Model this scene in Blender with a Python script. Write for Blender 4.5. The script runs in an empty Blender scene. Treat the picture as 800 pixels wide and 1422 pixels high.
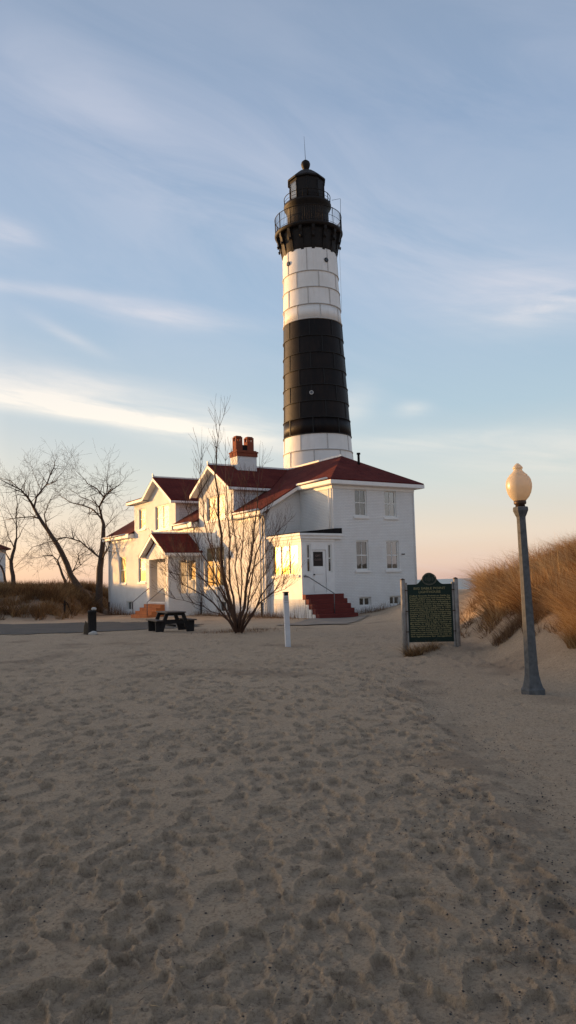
import bpy, math, random
import numpy as np
from mathutils import Vector, Matrix
random.seed(7); rng = np.random.default_rng(7)
S = bpy.context.scene; COL = S.collection
R = math.radians

# ------------------------------------------------------------------ camera
PITCH = math.atan(98/1068); ROLL = R(1.4); HC = 1.6; FPX = 1068.0
cam_d = bpy.data.cameras.new('camera'); cam = bpy.data.objects.new('camera', cam_d); COL.objects.link(cam)
cam_d.sensor_fit = 'VERTICAL'; cam_d.sensor_height = 36; cam_d.lens = 36*FPX/1422
cam_d.clip_start = .05; cam_d.clip_end = 20000
_R0 = Vector((1, 0, 0)); _F = Vector((0, math.cos(PITCH), math.sin(PITCH))); _U0 = Vector((0, -math.sin(PITCH), math.cos(PITCH)))
_Rt = _R0*math.cos(ROLL) - _U0*math.sin(ROLL); _Up = _R0*math.sin(ROLL) + _U0*math.cos(ROLL)
M = Matrix.Identity(4)
for i in range(3):
    M[i][0] = _Rt[i]; M[i][1] = _Up[i]; M[i][2] = -_F[i]
M.translation = (0, 0, HC)
cam.matrix_world = M
S.camera = cam

def at(px, py, Y):
    d = _Rt*((px-400)/FPX) - _Up*((py-711)/FPX) + _F
    return Vector((0, 0, HC)) + d*(Y/d.y)

# ------------------------------------------------------------------ sun and sky
SUN_EL = R(3.6); SUN_AZ = R(-64)            # azimuth from +Y towards +X
sdir = Vector((math.sin(SUN_AZ)*math.cos(SUN_EL), math.cos(SUN_AZ)*math.cos(SUN_EL), math.sin(SUN_EL)))
sun_d = bpy.data.lights.new('sun', 'SUN'); sun = bpy.data.objects.new('sun', sun_d); COL.objects.link(sun)
sun_d.energy = 4.5; sun_d.angle = R(.5); sun_d.color = (1, .53, .17)
sun.rotation_euler = sdir.to_track_quat('Z', 'Y').to_euler()
S.view_settings.view_transform = 'Standard'; S.view_settings.look = 'None'
S.view_settings.exposure = 0.66; S.view_settings.gamma = 1; S.view_settings.use_curve_mapping = False
SKY_STRENGTH = .15

W = bpy.data.worlds.new('World'); S.world = W; W.use_nodes = True
nt = W.node_tree; nt.nodes.clear()
class G:
    """small helper to write node graphs as expressions"""
    def __init__(s, nt): s.nt = nt
    def n(s, t, **k):
        x = s.nt.nodes.new(t)
        for a, v in k.items(): setattr(x, a, v)
        return x
    def lk(s, a, b): s.nt.links.new(a, b)
    def put(s, sock, v):
        if isinstance(v, (int, float)): sock.default_value = v
        elif isinstance(v, tuple): sock.default_value = v if len(v) == len(sock.default_value) else v+(1,)
        else: s.lk(v, sock)
    def m(s, op, a, b=0., c=0., clamp=False):
        x = s.n('ShaderNodeMath', operation=op, use_clamp=clamp)
        s.put(x.inputs[0], a); s.put(x.inputs[1], b); s.put(x.inputs[2], c)
        return x.outputs[0]
    def mix(s, f, a, b, bt='MIX'):
        x = s.n('ShaderNodeMix', data_type='RGBA', blend_type=bt)
        s.put(x.inputs[0], f); s.put(x.inputs[6], a); s.put(x.inputs[7], b)
        return x.outputs[2]
    def ramp(s, f, pts, interp='LINEAR'):
        x = s.n('ShaderNodeValToRGB'); cr = x.color_ramp; cr.interpolation = interp
        while len(cr.elements) < len(pts): cr.elements.new(.5)
        for e, (p, c) in zip(cr.elements, pts):
            e.position = p; e.color = (c, c, c, 1) if isinstance(c, (int, float)) else tuple(c)+(1,)
        s.put(x.inputs[0], f); return x.outputs[0]
    def noise(s, vec, scale, detail=4, rough=.55, dist=0., out=0):
        x = s.n('ShaderNodeTexNoise'); s.put(x.inputs['Vector'], vec); x.inputs['Scale'].default_value = scale
        x.inputs['Detail'].default_value = detail; x.inputs['Roughness'].default_value = rough; x.inputs['Distortion'].default_value = dist
        return x.outputs[out]
    def xyz(s, v):
        x = s.n('ShaderNodeSeparateXYZ'); s.lk(v, x.inputs[0]); return x.outputs
    def vec(s, a, b, c):
        x = s.n('ShaderNodeCombineXYZ'); s.put(x.inputs[0], a); s.put(x.inputs[1], b); s.put(x.inputs[2], c); return x.outputs[0]
def lin(r, g, b):
    f = lambda v: ((v/255+.055)/1.055)**2.4 if v > 10 else v/255/12.92
    return (f(r), f(g), f(b))
g = G(nt)
sky = g.n('ShaderNodeTexSky', sky_type='NISHITA'); sky.sun_disc = False
sky.sun_elevation = SUN_EL; sky.sun_rotation = SUN_AZ; sky.air_density = 1.0; sky.dust_density = 1.2; sky.ozone_density = 1.5; sky.altitude = 180
tc = g.n('ShaderNodeTexCoord'); dx, dy, dz = g.xyz(tc.outputs['Generated'])
elev = g.m('ARCSINE', dz)                                   # radians
azim = g.m('ARCTAN2', dx, dy)
ed = g.m('MULTIPLY', elev, 57.2958); ad = g.m('MULTIPLY', azim, 57.2958)
# twilight tint of the evening air by height above the horizon, multiplied with the sky's own brightness near the sun
grad = g.ramp(g.m('DIVIDE', ed, 60., clamp=True), [(0, lin(218, 184, 172)), (.02, lin(231, 202, 184)), (.055, lin(232, 215, 198)), (.12, lin(207, 214, 211)),
              (.21, lin(176, 199, 213)), (.33, lin(158, 184, 211)), (.52, lin(145, 167, 197)), (.68, lin(140, 158, 184)), (.85, lin(142, 152, 172)), (1, lin(142, 150, 168))])
sep = g.m('SUBTRACT', 1., g.m('ABSOLUTE', g.m('DIVIDE', g.m('SUBTRACT', ad, -64.), 75.)), clamp=True)
near = g.m('POWER', g.m('MAXIMUM', sep, 0.), 1.6)
low = g.m('POWER', g.m('SUBTRACT', 1., g.m('DIVIDE', g.m('ABSOLUTE', ed), 30.), clamp=True), 2.)
glow = g.m('MULTIPLY', near, low)
air = g.mix(g.m('MULTIPLY', glow, .8), grad, (1.7, .95, .36))
nsk = g.mix(1., sky.outputs[0], (SKY_STRENGTH,)*3, 'MULTIPLY')
base = g.mix(.80, nsk, air)
anti = g.m('MULTIPLY', g.m('MAXIMUM', g.m('MULTIPLY', g.m('COSINE', g.m('SUBTRACT', azim, SUN_AZ)), -1.), 0.), g.m('SUBTRACT', 1., g.m('DIVIDE', g.m('ABSOLUTE', ed), 40.), clamp=True))
base = g.mix(g.m('MULTIPLY', anti, .75), base, lin(184, 182, 188))
# cirrus: noise stretched along the wind, inside soft elongated patches of the sky
def patch(a0, e0, ra, re, rot, soft=1.):
    c, s_ = math.cos(R(rot)), math.sin(R(rot))
    x = g.m('SUBTRACT', ad, a0); y = g.m('SUBTRACT', ed, e0)
    u = g.m('DIVIDE', g.m('ADD', g.m('MULTIPLY', x, c), g.m('MULTIPLY', y, s_)), ra)
    v = g.m('DIVIDE', g.m('SUBTRACT', g.m('MULTIPLY', y, c), g.m('MULTIPLY', x, s_)), re)
    d = g.m('ADD', g.m('MULTIPLY', u, u), g.m('MULTIPLY', v, v))
    return g.m('EXPONENT', g.m('MULTIPLY', d, -soft))
def stretch(rot, sx, sy):
    c, s_ = math.cos(R(rot)), math.sin(R(rot))
    u = g.m('ADD', g.m('MULTIPLY', ad, c*sx), g.m('MULTIPLY', ed, s_*sx))
    v = g.m('SUBTRACT', g.m('MULTIPLY', ed, c*sy), g.m('MULTIPLY', ad, s_*sy))
    return g.vec(u, v, 0.)
n1 = g.noise(stretch(-10, .05, .34), 1., 7, .6, .7)
n2 = g.noise(stretch(-20, .035, .15), 1., 6, .6, .9)
n3 = g.noise(stretch(-8, .16, .9), 1., 5, .6, .5)
def cl(n, lo, hi): return g.m('DIVIDE', g.m('SUBTRACT', n, lo), hi-lo, clamp=True)
wisp = g.m('ADD', g.m('MULTIPLY', cl(n1, .36, .70), .65), g.m('MULTIPLY', cl(n3, .35, .75), .45))
# (azimuth, elevation, half length, half width, tilt)
main = [(-19, 13.0, 8, .55, -6, 1.5), (-11, 12.2, 8, .50, -11, 1.6), (-13, 13.6, 12, 1.6, -9, .45), (-4.5, 11.0, 6, 1.3, -9, .75), (-22, 14.6, 9, 1.5, -5, .55), (-9, 19.6, 5.5, .75, -6, .75), (-19, 20.8, 7, .45, -2, .4), (-20.5, 24.2, 2.2, .8, -4, .85),
        (18, 19.6, 7, 2.3, -5, .62), (20, 18.6, 3, .7, 3, .5), (11, 10.0, 7, .7, 0, .45), (19, 8.5, 8, 1.8, 0, .45), (5, 13.0, 2.0, 1.3, 35, .4), (9.5, 12.5, 1.2, .5, 0, .5), (-16, 17.8, 3, .4, -25, .35)]
tot = None
for (a, e, ra, re, rot, k) in main:
    p_ = g.m('MULTIPLY', patch(a, e, ra, re, rot), k)
    tot = p_ if tot is None else g.m('ADD', tot, p_)
bright = g.m('MULTIPLY', tot, g.m('ADD', .18, wisp), clamp=True)
veil = [(-17, 34, 14, 3.4, -22, .20), (-4, 28.5, 14, 2.8, -14, .15), (12, 22, 16, 3.0, -10, .22), (14, 33, 14, 3, 12, .10), (0, 26, 40, 14, 0, .22)]
tv = None
for (a, e, ra, re, rot, k) in veil:
    p_ = g.m('MULTIPLY', patch(a, e, ra, re, rot), k)
    tv = p_ if tv is None else g.m('ADD', tv, p_)
vmask = g.m('MULTIPLY', tv, cl(n2, .32, .66), clamp=True)
horz = g.m('MULTIPLY', cl(n1, .42, .7), g.m('MULTIPLY', g.m('SUBTRACT', 1., g.m('DIVIDE', ed, 14.), clamp=True), .16))
c1 = g.mix(g.m('ADD', vmask, horz), base, lin(206, 206, 216))
ccol = g.ramp(g.m('DIVIDE', ed, 40., clamp=True), [(0, lin(246, 214, 190)), (.28, lin(250, 240, 224)), (.5, lin(226, 218, 219)), (1, lin(200, 200, 214))])
c2 = g.mix(g.m('MULTIPLY', bright, .82), c1, ccol)
# bright band of air round the setting sun, outside the picture to the left
dsun = g.m('ABSOLUTE', g.m('MULTIPLY', g.m('SUBTRACT', azim, SUN_AZ), 57.2958))
lobe = g.m('MULTIPLY', g.m('POWER', g.m('SUBTRACT', 1., g.m('DIVIDE', dsun, 44.), clamp=True), 1.2), g.m('POWER', g.m('SUBTRACT', 1., g.m('DIVIDE', g.m('ABSOLUTE', ed), 42.), clamp=True), 2.2))
c2 = g.mix(1., c2, g.mix(lobe, (0., 0., 0.), (7.0, 5.6, 4.1)), 'ADD')
bg = g.n('ShaderNodeBackground'); g.lk(c2, bg.inputs[0]); bg.inputs[1].default_value = .76
wo = g.n('ShaderNodeOutputWorld'); g.lk(bg.outputs[0], wo.inputs[0])

# ------------------------------------------------------------------ materials
def mat(name, col, rough=.7, var=None, vscale=3., bump=0., bscale=40., metal=0., spec=.3, coord='Object', detail=5):
    m = bpy.data.materials.new(name); m.use_nodes = True; n = m.node_tree; q = G(n)
    b = n.nodes['Principled BSDF']; b.inputs['Roughness'].default_value = rough; b.inputs['Metallic'].default_value = metal
    b.inputs['Specular IOR Level'].default_value = spec
    t = q.n('ShaderNodeTexCoord').outputs[coord]
    if var:
        f = q.ramp(q.noise(t, vscale, detail, .6), [(.32, 0.), (.68, 1.)])
        q.lk(q.mix(f, col, var), b.inputs['Base Color'])
    else: b.inputs['Base Color'].default_value = tuple(col)+(1,)
    if bump:
        bp = q.n('ShaderNodeBump'); bp.inputs['Strength'].default_value = bump; bp.inputs['Distance'].default_value = .02
        q.lk(q.noise(t, bscale, 5, .6), bp.inputs['Height']); q.lk(bp.outputs[0], b.inputs['Normal'])
    return m
def brick_mat(name, c1, c2, mortar, bw, bh, mort, rough=.7, bump=.5, dirt=None, chips=None, zk=1., dist=.01):
    m = bpy.data.materials.new(name); m.use_nodes = True; n = m.node_tree; q = G(n); b = n.nodes['Principled BSDF']
    b.inputs['Roughness'].default_value = rough; b.inputs['Specular IOR Level'].default_value = .12
    t = q.n('ShaderNodeTexCoord').outputs['Object']; x, y, z = q.xyz(t)
    v = q.vec(q.m('ADD', x, y), q.m('MULTIPLY', z, zk), 0.)
    br = q.n('ShaderNodeTexBrick'); q.lk(v, br.inputs['Vector'])
    br.inputs['Color1'].default_value = c1+(1,); br.inputs['Color2'].default_value = c2+(1,); br.inputs['Mortar'].default_value = mortar+(1,)
    br.inputs['Scale'].default_value = 1.; br.inputs['Mortar Size'].default_value = mort; br.inputs['Brick Width'].default_value = bw; br.inputs['Row Height'].default_value = bh
    br.inputs['Mortar Smooth'].default_value = .4
    c = br.outputs[0]
    if dirt: c = q.mix(q.m('MULTIPLY', q.ramp(q.noise(t, .9, 6, .65), [(.4, 0.), (.75, 1.)]), .55), c, dirt)
    if chips: c = q.mix(q.ramp(q.noise(t, 3.2, 8, .7), [(.70, 0.), (.73, 1.)]), c, chips)
    q.lk(c, b.inputs['Base Color'])
    bp = q.n('ShaderNodeBump'); bp.inputs['Strength'].default_value = bump; bp.inputs['Distance'].default_value = dist
    h = q.m('ADD', q.m('MULTIPLY', br.outputs[1], -1.), q.m('MULTIPLY', q.noise(t, 30, 4, .6), .5))
    q.lk(h, bp.inputs['Height']); q.lk(bp.outputs[0], b.inputs['Normal'])
    return m
WHITE = (.82, .81, .79)
M_ = {}
M_['brick'] = brick_mat('painted_brick', WHITE, (.78, .77, .76), (.70, .69, .68), .23, .085, .012, .6, .9, dirt=(.64, .61, .58), chips=(.40, .34, .30), dist=.014)
M_['siding'] = brick_mat('white_shingle', (.70, .68, .67), (.62, .60, .6), (.42, .40, .40), .16, .17, .012, .7, .8, dist=.02)
M_['shingle'] = brick_mat('red_roof_shingle', (.135, .022, .018), (.095, .016, .014), (.055, .010, .009), .32, .085, .012, .9, .9, dirt=(.20, .045, .032), dist=.02)
M_['redbrick'] = brick_mat('red_brick', (.25, .062, .034), (.20, .05, .03), (.22, .10, .06), .2, .07, .008, .8, .5)
M_['steps'] = brick_mat('step_paint', (.17, .035, .03), (.14, .03, .026), (.09, .03, .025), .3, .12, .006, .7, .4)
M_['orange_steps'] = brick_mat('orange_brick', (.62, .21, .07), (.50, .16, .055), (.38, .14, .07), .22, .1, .010, .8, .5)
M_['trim'] = mat('white_trim', (.82, .81, .79), .55, (.74, .72, .70), 2.5, .15, 60)
M_['dark'] = mat('black_roofing', (.014, .013, .014), .95, (.022, .020, .020), 4, spec=.03)
M_['iron'] = mat('black_iron', (.010, .009, .009), .6, (.018, .013, .011), 4, .1, 40, spec=.18)
M_['pipe'] = mat('dark_pipe', (.03, .028, .03), .5)
M_['white_plate'] = mat('white_plate', (.74, .73, .71), .5, (.64, .61, .57), 1.1, .06, 12)
M_['black_plate'] = mat('black_plate', (.022, .015, .014), .5, (.040, .023, .017), 1.0, .08, 14, spec=.3)
M_['seam_white'] = mat('plate_seam', (.56, .54, .52), .6, (.44, .42, .40), 6)
M_['seam_black'] = mat('plate_seam_black', (.010, .009, .009), .6)
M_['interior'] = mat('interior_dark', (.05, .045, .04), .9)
M_['curtain'] = mat('curtain', (.26, .26, .25), .9, (.18, .18, .17), 5)
M_['blind'] = mat('roller_blind', (.34, .29, .19), .9, (.26, .22, .15), 3)
M_['wood'] = mat('weathered_wood', (.34, .32, .30), .85, (.21, .195, .185), 9, .5, 50)
M_['concrete'] = mat('cast_concrete', (.125, .13, .135), .8, (.07, .072, .076), 14, .5, 120, detail=9)
M_['metal_dark'] = mat('dark_fitting', (.05, .035, .028), .5, (.09, .05, .03), 18, metal=.4)
M_['pvc'] = mat('white_plastic', (.62, .63, .66), .45, (.54, .54, .56), 4)
M_['black_plastic'] = mat('recycled_plastic', (.016, .015, .016), .75, (.028, .026, .026), 12, .3, 40, spec=.2)
M_['board_top'] = mat('table_board', (.07, .050, .042), .6, (.045, .034, .03), 9)
M_['bark'] = mat('bark', (.055, .038, .030), .9, (.095, .07, .055), 7, .6, 30)
M_['twig'] = mat('shrub_bark', (.060, .032, .022), .8, (.10, .052, .034), 6)
M_['green'] = mat('marker_green', (.006, .019, .015), .5, (.009, .024, .019), 5, spec=.2)
M_['gold'] = mat('marker_lettering', (.24, .21, .10), .5)
M_['stone'] = mat('pale_stone', (.55, .52, .48), .8, (.4, .38, .35), 8, .4, 30)
M_['asphalt'] = mat('asphalt', (.060, .056, .053), .9, (.105, .09, .075), 1.6, .5, 60, detail=9)
M_['slab'] = mat('concrete_slab', (.19, .17, .15), .9, (.30, .24, .19), 1.4, .3, 50, detail=8)
M_['rail'] = mat('galvanised_rail', (.16, .15, .15), .45, metal=.5)
M_['sash'] = mat('window_paint', (.70, .69, .66), .5)

def plate_mat(name, c1, c2, rust, amt, rough, spec):
    m = bpy.data.materials.new(name); m.use_nodes = True; q = G(m.node_tree); b = m.node_tree.nodes['Principled BSDF']
    b.inputs['Roughness'].default_value = rough; b.inputs['Specular IOR Level'].default_value = spec
    t = q.n('ShaderNodeTexCoord').outputs['Object']; x, y, z = q.xyz(t)
    v = q.vec(q.m('MULTIPLY', x, 3.), q.m('MULTIPLY', y, 3.), q.m('MULTIPLY', z, .35))
    c = q.mix(q.ramp(q.noise(t, .8, 5, .6), [(.35, 0.), (.65, 1.)]), c1, c2)
    c = q.mix(q.m('MULTIPLY', q.ramp(q.noise(v, 1.6, 7, .7), [(.52, 0.), (.72, 1.)]), amt), c, rust)
    q.lk(c, b.inputs['Base Color']); bp = q.n('ShaderNodeBump'); bp.inputs['Strength'].default_value = .25; bp.inputs['Distance'].default_value = .04
    q.lk(q.noise(t, 2.2, 3, .5), bp.inputs['Height']); q.lk(bp.outputs[0], b.inputs['Normal']); return m
M_['white_plate'] = plate_mat('white_plate_paint', (.82, .80, .78), (.75, .73, .70), (.50, .44, .38), .30, .5, .3)
M_['black_plate'] = plate_mat('black_plate_paint', (.009, .008, .009), (.018, .013, .012), (.042, .026, .020), .4, .5, .12)
def glass_mat(name, tint, refl, rough=.02, gcol=(1, 1, 1)):
    m = bpy.data.materials.new(name); m.use_nodes = True; n = m.node_tree; n.nodes.clear(); q = G(n)
    tr = q.n('ShaderNodeBsdfTransparent'); tr.inputs[0].default_value = tint+(1,)
    gl = q.n('ShaderNodeBsdfGlossy'); gl.inputs['Roughness'].default_value = rough; gl.inputs[0].default_value = gcol+(1,)
    bp = q.n('ShaderNodeBump'); bp.inputs['Strength'].default_value = .12; bp.inputs['Distance'].default_value = .02
    t = q.n('ShaderNodeTexCoord').outputs['Object']; q.lk(q.noise(t, 2.2, 2, .5), bp.inputs['Height']); q.lk(bp.outputs[0], gl.inputs['Normal'])
    lw = q.n('ShaderNodeFresnel'); lw.inputs[0].default_value = 1.5
    f = q.m('ADD', q.m('MULTIPLY', lw.outputs[0], 1.0), refl, clamp=True)
    if rough > .2:      # uneven panes: a clear reflection under a wide one tinted with sun glow
        g2 = q.n('ShaderNodeBsdfGlossy'); g2.inputs['Roughness'].default_value = 0.
        m2 = q.n('ShaderNodeMixShader'); m2.inputs[0].default_value = .5; q.lk(gl.outputs[0], m2.inputs[1]); q.lk(g2.outputs[0], m2.inputs[2]); gl = m2
    mx = q.n('ShaderNodeMixShader'); q.lk(f, mx.inputs[0]); q.lk(tr.outputs[0], mx.inputs[1]); q.lk(gl.outputs[0], mx.inputs[2])
    o = q.n('ShaderNodeOutputMaterial'); q.lk(mx.outputs[0], o.inputs[0]); return m
M_['glass'] = glass_mat('window_glass', (.62, .64, .64), .02)
M_['glass_west'] = glass_mat('painted_glow_glass', (.62, .60, .54), .16, .52, (1, .84, .56))  # gold sunset glow put into the reflection colour
M_['glass_porch'] = glass_mat('painted_glow_porch_glass', (.75, .70, .60), .28, .34, (1, .74, .28))  # deeper gold: sun glare painted into the reflection colour
M_['clear'] = glass_mat('lantern_glass', (.92, .92, .92), .04)

def globe_mat():
    m = bpy.data.materials.new('cream_globe'); m.use_nodes = True; n = m.node_tree; n.nodes.clear(); q = G(n)
    t = q.n('ShaderNodeTexCoord').outputs['Object']
    c = q.mix(q.noise(t, 6, 4), (.80, .69, .53), (.74, .63, .47))
    d = q.n('ShaderNodeBsdfDiffuse'); q.lk(c, d.inputs[0]); tl = q.n('ShaderNodeBsdfTranslucent'); q.lk(c, tl.inputs[0])
    gl = q.n('ShaderNodeBsdfGlossy'); gl.inputs['Roughness'].default_value = .3
    a = q.n('ShaderNodeMixShader'); a.inputs[0].default_value = .5; q.lk(d.outputs[0], a.inputs[1]); q.lk(tl.outputs[0], a.inputs[2])
    b = q.n('ShaderNodeMixShader'); b.inputs[0].default_value = .06; q.lk(a.outputs[0], b.inputs[1]); q.lk(gl.outputs[0], b.inputs[2])
    o = q.n('ShaderNodeOutputMaterial'); q.lk(b.outputs[0], o.inputs[0]); return m
M_['globe'] = globe_mat()

def sand_mat():
    m = bpy.data.materials.new('beach_sand'); m.use_nodes = True; n = m.node_tree; q = G(n); b = n.nodes['Principled BSDF']
    b.inputs['Roughness'].default_value = .95; b.inputs['Specular IOR Level'].default_value = .1
    t = q.n('ShaderNodeTexCoord').outputs['Object']
    at_ = q.n('ShaderNodeAttribute', attribute_name='tone'); tone = at_.outputs['Fac']
    c = q.mix(q.ramp(q.noise(t, .55, 8, .62), [(.3, 0.), (.7, 1.)]), (.47, .35, .238), (.56, .425, .30))
    c = q.mix(q.ramp(q.noise(t, 7, 9, .75), [(.40, 0.), (.68, .6)]), c, (.37, .275, .19))
    c = q.mix(q.ramp(q.noise(t, 70, 6, .8), [(.40, 0.), (.60, .6)]), c, (.56, .43, .31))
    c = q.mix(q.ramp(q.noise(t, 48, 5, .8), [(.50, 0.), (.62, .7)]), c, (.27, .20, .14))
    c = q.mix(q.ramp(q.noise(t, 22, 6, .75), [(.56, 0.), (.64, .7)]), c, (.20, .145, .10))  # dark flecks: litter, with the shade of small dents painted in
    c = q.mix(q.ramp(q.noise(t, 160, 3, .7), [(.60, 0.), (.74, .85)]), c, (.11, .085, .07))          # dark grains
    c = q.mix(q.ramp(q.noise(t, 210, 3, .7), [(.64, 0.), (.74, .7)]), c, (.52, .43, .35))             # pale grains
    c = q.mix(q.m('MULTIPLY', tone, 1., clamp=True), c, (.13, .095, .072))                            # dark litter / coarse soil
    q.lk(c, b.inputs['Base Color'])
    h = q.m('ADD', q.m('MULTIPLY', q.noise(t, 28, 7, .72), 1.), q.m('MULTIPLY', q.noise(t, 120, 4, .7), .5))
    bp = q.n('ShaderNodeBump'); bp.inputs['Strength'].default_value = 1.; bp.inputs['Distance'].default_value = .035
    q.lk(h, bp.inputs['Height']); q.lk(bp.outputs[0], b.inputs['Normal']); return m
M_['sand'] = sand_mat()
def grass_mat(name, pts):
    m = bpy.data.materials.new(name); m.use_nodes = True; n = m.node_tree; n.nodes.clear(); q = G(n)
    at_ = q.n('ShaderNodeAttribute', attribute_name='tint')
    c = q.ramp(at_.outputs['Fac'], pts)
    d = q.n('ShaderNodeBsdfDiffuse'); q.lk(c, d.inputs[0]); tl = q.n('ShaderNodeBsdfTranslucent'); q.lk(c, tl.inputs[0])
    a = q.n('ShaderNodeMixShader'); a.inputs[0].default_value = .35; q.lk(d.outputs[0], a.inputs[1]); q.lk(tl.outputs[0], a.inputs[2])
    o = q.n('ShaderNodeOutputMaterial'); q.lk(a.outputs[0], o.inputs[0]); return m
M_['grass'] = grass_mat('dry_beach_grass', [(0, (.17, .085, .038)), (.3, (.34, .19, .085)), (.6, (.46, .32, .165)), (1, (.56, .42, .25))])
M_['grass_dark'] = grass_mat('brown_dune_grass', [(0, (.10, .058, .032)), (.4, (.19, .11, .055)), (.75, (.28, .17, .085)), (1, (.36, .25, .13))])
M_['weeds'] = grass_mat('dead_weeds', [(0, (.12, .065, .04)), (.5, (.20, .12, .07)), (1, (.32, .22, .13))])
def water_mat():
    m = bpy.data.materials.new('lake_water'); m.use_nodes = True; n = m.node_tree; q = G(n); b = n.nodes['Principled BSDF']
    b.inputs['Base Color'].default_value = (.10, .14, .17, 1); b.inputs['Roughness'].default_value = .35
    t = q.n('ShaderNodeTexCoord').outputs['Object']; bp = q.n('ShaderNodeBump'); bp.inputs['Strength'].default_value = .8; bp.inputs['Distance'].default_value = .5
    q.lk(q.noise(t, .25, 5), bp.inputs['Height']); q.lk(bp.outputs[0], b.inputs['Normal']); return m
M_['water'] = water_mat()

# ------------------------------------------------------------------ mesh helpers
def tag(o, label=None, cat=None, group=None, kind=None):
    if label: o['label'] = label
    if cat: o['category'] = cat
    if group: o['group'] = group
    if kind: o['kind'] = kind
    return o
def empty(name, loc=(0, 0, 0), rz=0., label=None, cat=None, group=None):
    o = bpy.data.objects.new(name, None); COL.objects.link(o); o.location = loc; o.rotation_euler = (0, 0, rz); o.empty_display_size = .3
    return tag(o, label, cat, group)
class MB:
    def __init__(s): s.v = []; s.f = []; s.mi = []; s.m = 0; s.sm = []; s.smooth = False
    def add(s, vs, fs):
        k = len(s.v); s.v += [tuple(p) for p in vs]; s.f += [tuple(k+i for i in f) for f in fs]; s.mi += [s.m]*len(fs); s.sm += [s.smooth]*len(fs)
    def box(s, x0, x1, y0, y1, z0, z1, P=None):
        vs = [(x, y, z) for z in (z0, z1) for y in (y0, y1) for x in (x0, x1)]
        if P: vs = [P(*p) for p in vs]
        s.add(vs, [(0, 2, 3, 1), (4, 5, 7, 6), (0, 1, 5, 4), (2, 6, 7, 3), (0, 4, 6, 2), (1, 3, 7, 5)])
    def prism(s, poly, off):            # polygon (3d points) extruded by off
        n = len(poly); off = Vector(off); a = [Vector(p) for p in poly]; b = [p+off for p in a]
        s.add(a+b, [tuple(range(n))[::-1], tuple(range(n, 2*n))]+[(i, (i+1) % n, n+(i+1) % n, n+i) for i in range(n)])
    def tube(s, pts, rad, n=6, caps=True):
        pts = [Vector(p) for p in pts]; k = len(s.v); m = len(pts)
        if isinstance(rad, (int, float)): rad = [rad]*m
        ref = None
        for i, p in enumerate(pts):
            t = (pts[min(i+1, m-1)]-pts[max(i-1, 0)]).normalized()
            if ref is None:
                ref = Vector((0, 0, 1)) if abs(t.z) < .9 else Vector((1, 0, 0))
            u = (ref - t*ref.dot(t))
            if u.length < 1e-4: u = t.orthogonal()
            u.normalize(); w = t.cross(u); ref = u
            for j in range(n):
                a = 2*math.pi*j/n; q = p + (u*math.cos(a)+w*math.sin(a))*rad[i]; s.v.append(tuple(q))
        for i in range(m-1):
            for j in range(n):
                s.f.append((k+i*n+j, k+i*n+(j+1) % n, k+(i+1)*n+(j+1) % n, k+(i+1)*n+j)); s.mi.append(s.m); s.sm.append(True)
        if caps:
            s.f.append(tuple(k+j for j in range(n))[::-1]); s.mi.append(s.m); s.sm.append(False)
            s.f.append(tuple(k+(m-1)*n+j for j in range(n))); s.mi.append(s.m); s.sm.append(False)
    def lathe(s, prof, n=32, cx=0., cy=0., smooth=True, a0=0., caps=True):
        k = len(s.v); m = len(prof)
        for r, z in prof:
            for j in range(n):
                a = a0+2*math.pi*j/n; s.v.append((cx+r*math.cos(a), cy+r*math.sin(a), z))
        for i in range(m-1):
            for j in range(n):
                s.f.append((k+i*n+j, k+i*n+(j+1) % n, k+(i+1)*n+(j+1) % n, k+(i+1)*n+j)); s.mi.append(s.m); s.sm.append(smooth)
        if caps:
            s.f.append(tuple(k+j for j in range(n))[::-1]); s.mi.append(s.m); s.sm.append(False)
            s.f.append(tuple(k+(m-1)*n+j for j in range(n))); s.mi.append(s.m); s.sm.append(False)
    def split(s, name, mats, parent=None):
        par = list(range(len(s.v)))
        def find(i):
            while par[i] != i: par[i] = par[par[i]]; i = par[i]
            return i
        for f in s.f:
            a = find(f[0])
            for i in f[1:]: par[find(i)] = a
        grp = {}
        for k, f in enumerate(s.f): grp.setdefault(find(f[0]), []).append(k)
        out = []
        for ks in grp.values():
            m = MB(); mp = {}
            for k in ks:
                nf = []
                for i in s.f[k]:
                    if i not in mp: mp[i] = len(m.v); m.v.append(s.v[i])
                    nf.append(mp[i])
                m.f.append(tuple(nf)); m.mi.append(s.mi[k]); m.sm.append(s.sm[k])
            out.append(m.build(name, mats, parent))
        return out
    def build(s, name, mats, parent=None, loc=None):
        me = bpy.data.meshes.new(name); me.from_pydata(s.v, [], s.f)
        if not isinstance(mats, (list, tuple)): mats = [mats]
        for m in mats: me.materials.append(m)
        me.polygons.foreach_set('material_index', s.mi); me.polygons.foreach_set('use_smooth', s.sm); me.update()
        o = bpy.data.objects.new(name, me); COL.objects.link(o)
        if parent: o.parent = parent
        if loc: o.location = loc
        return o

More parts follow.
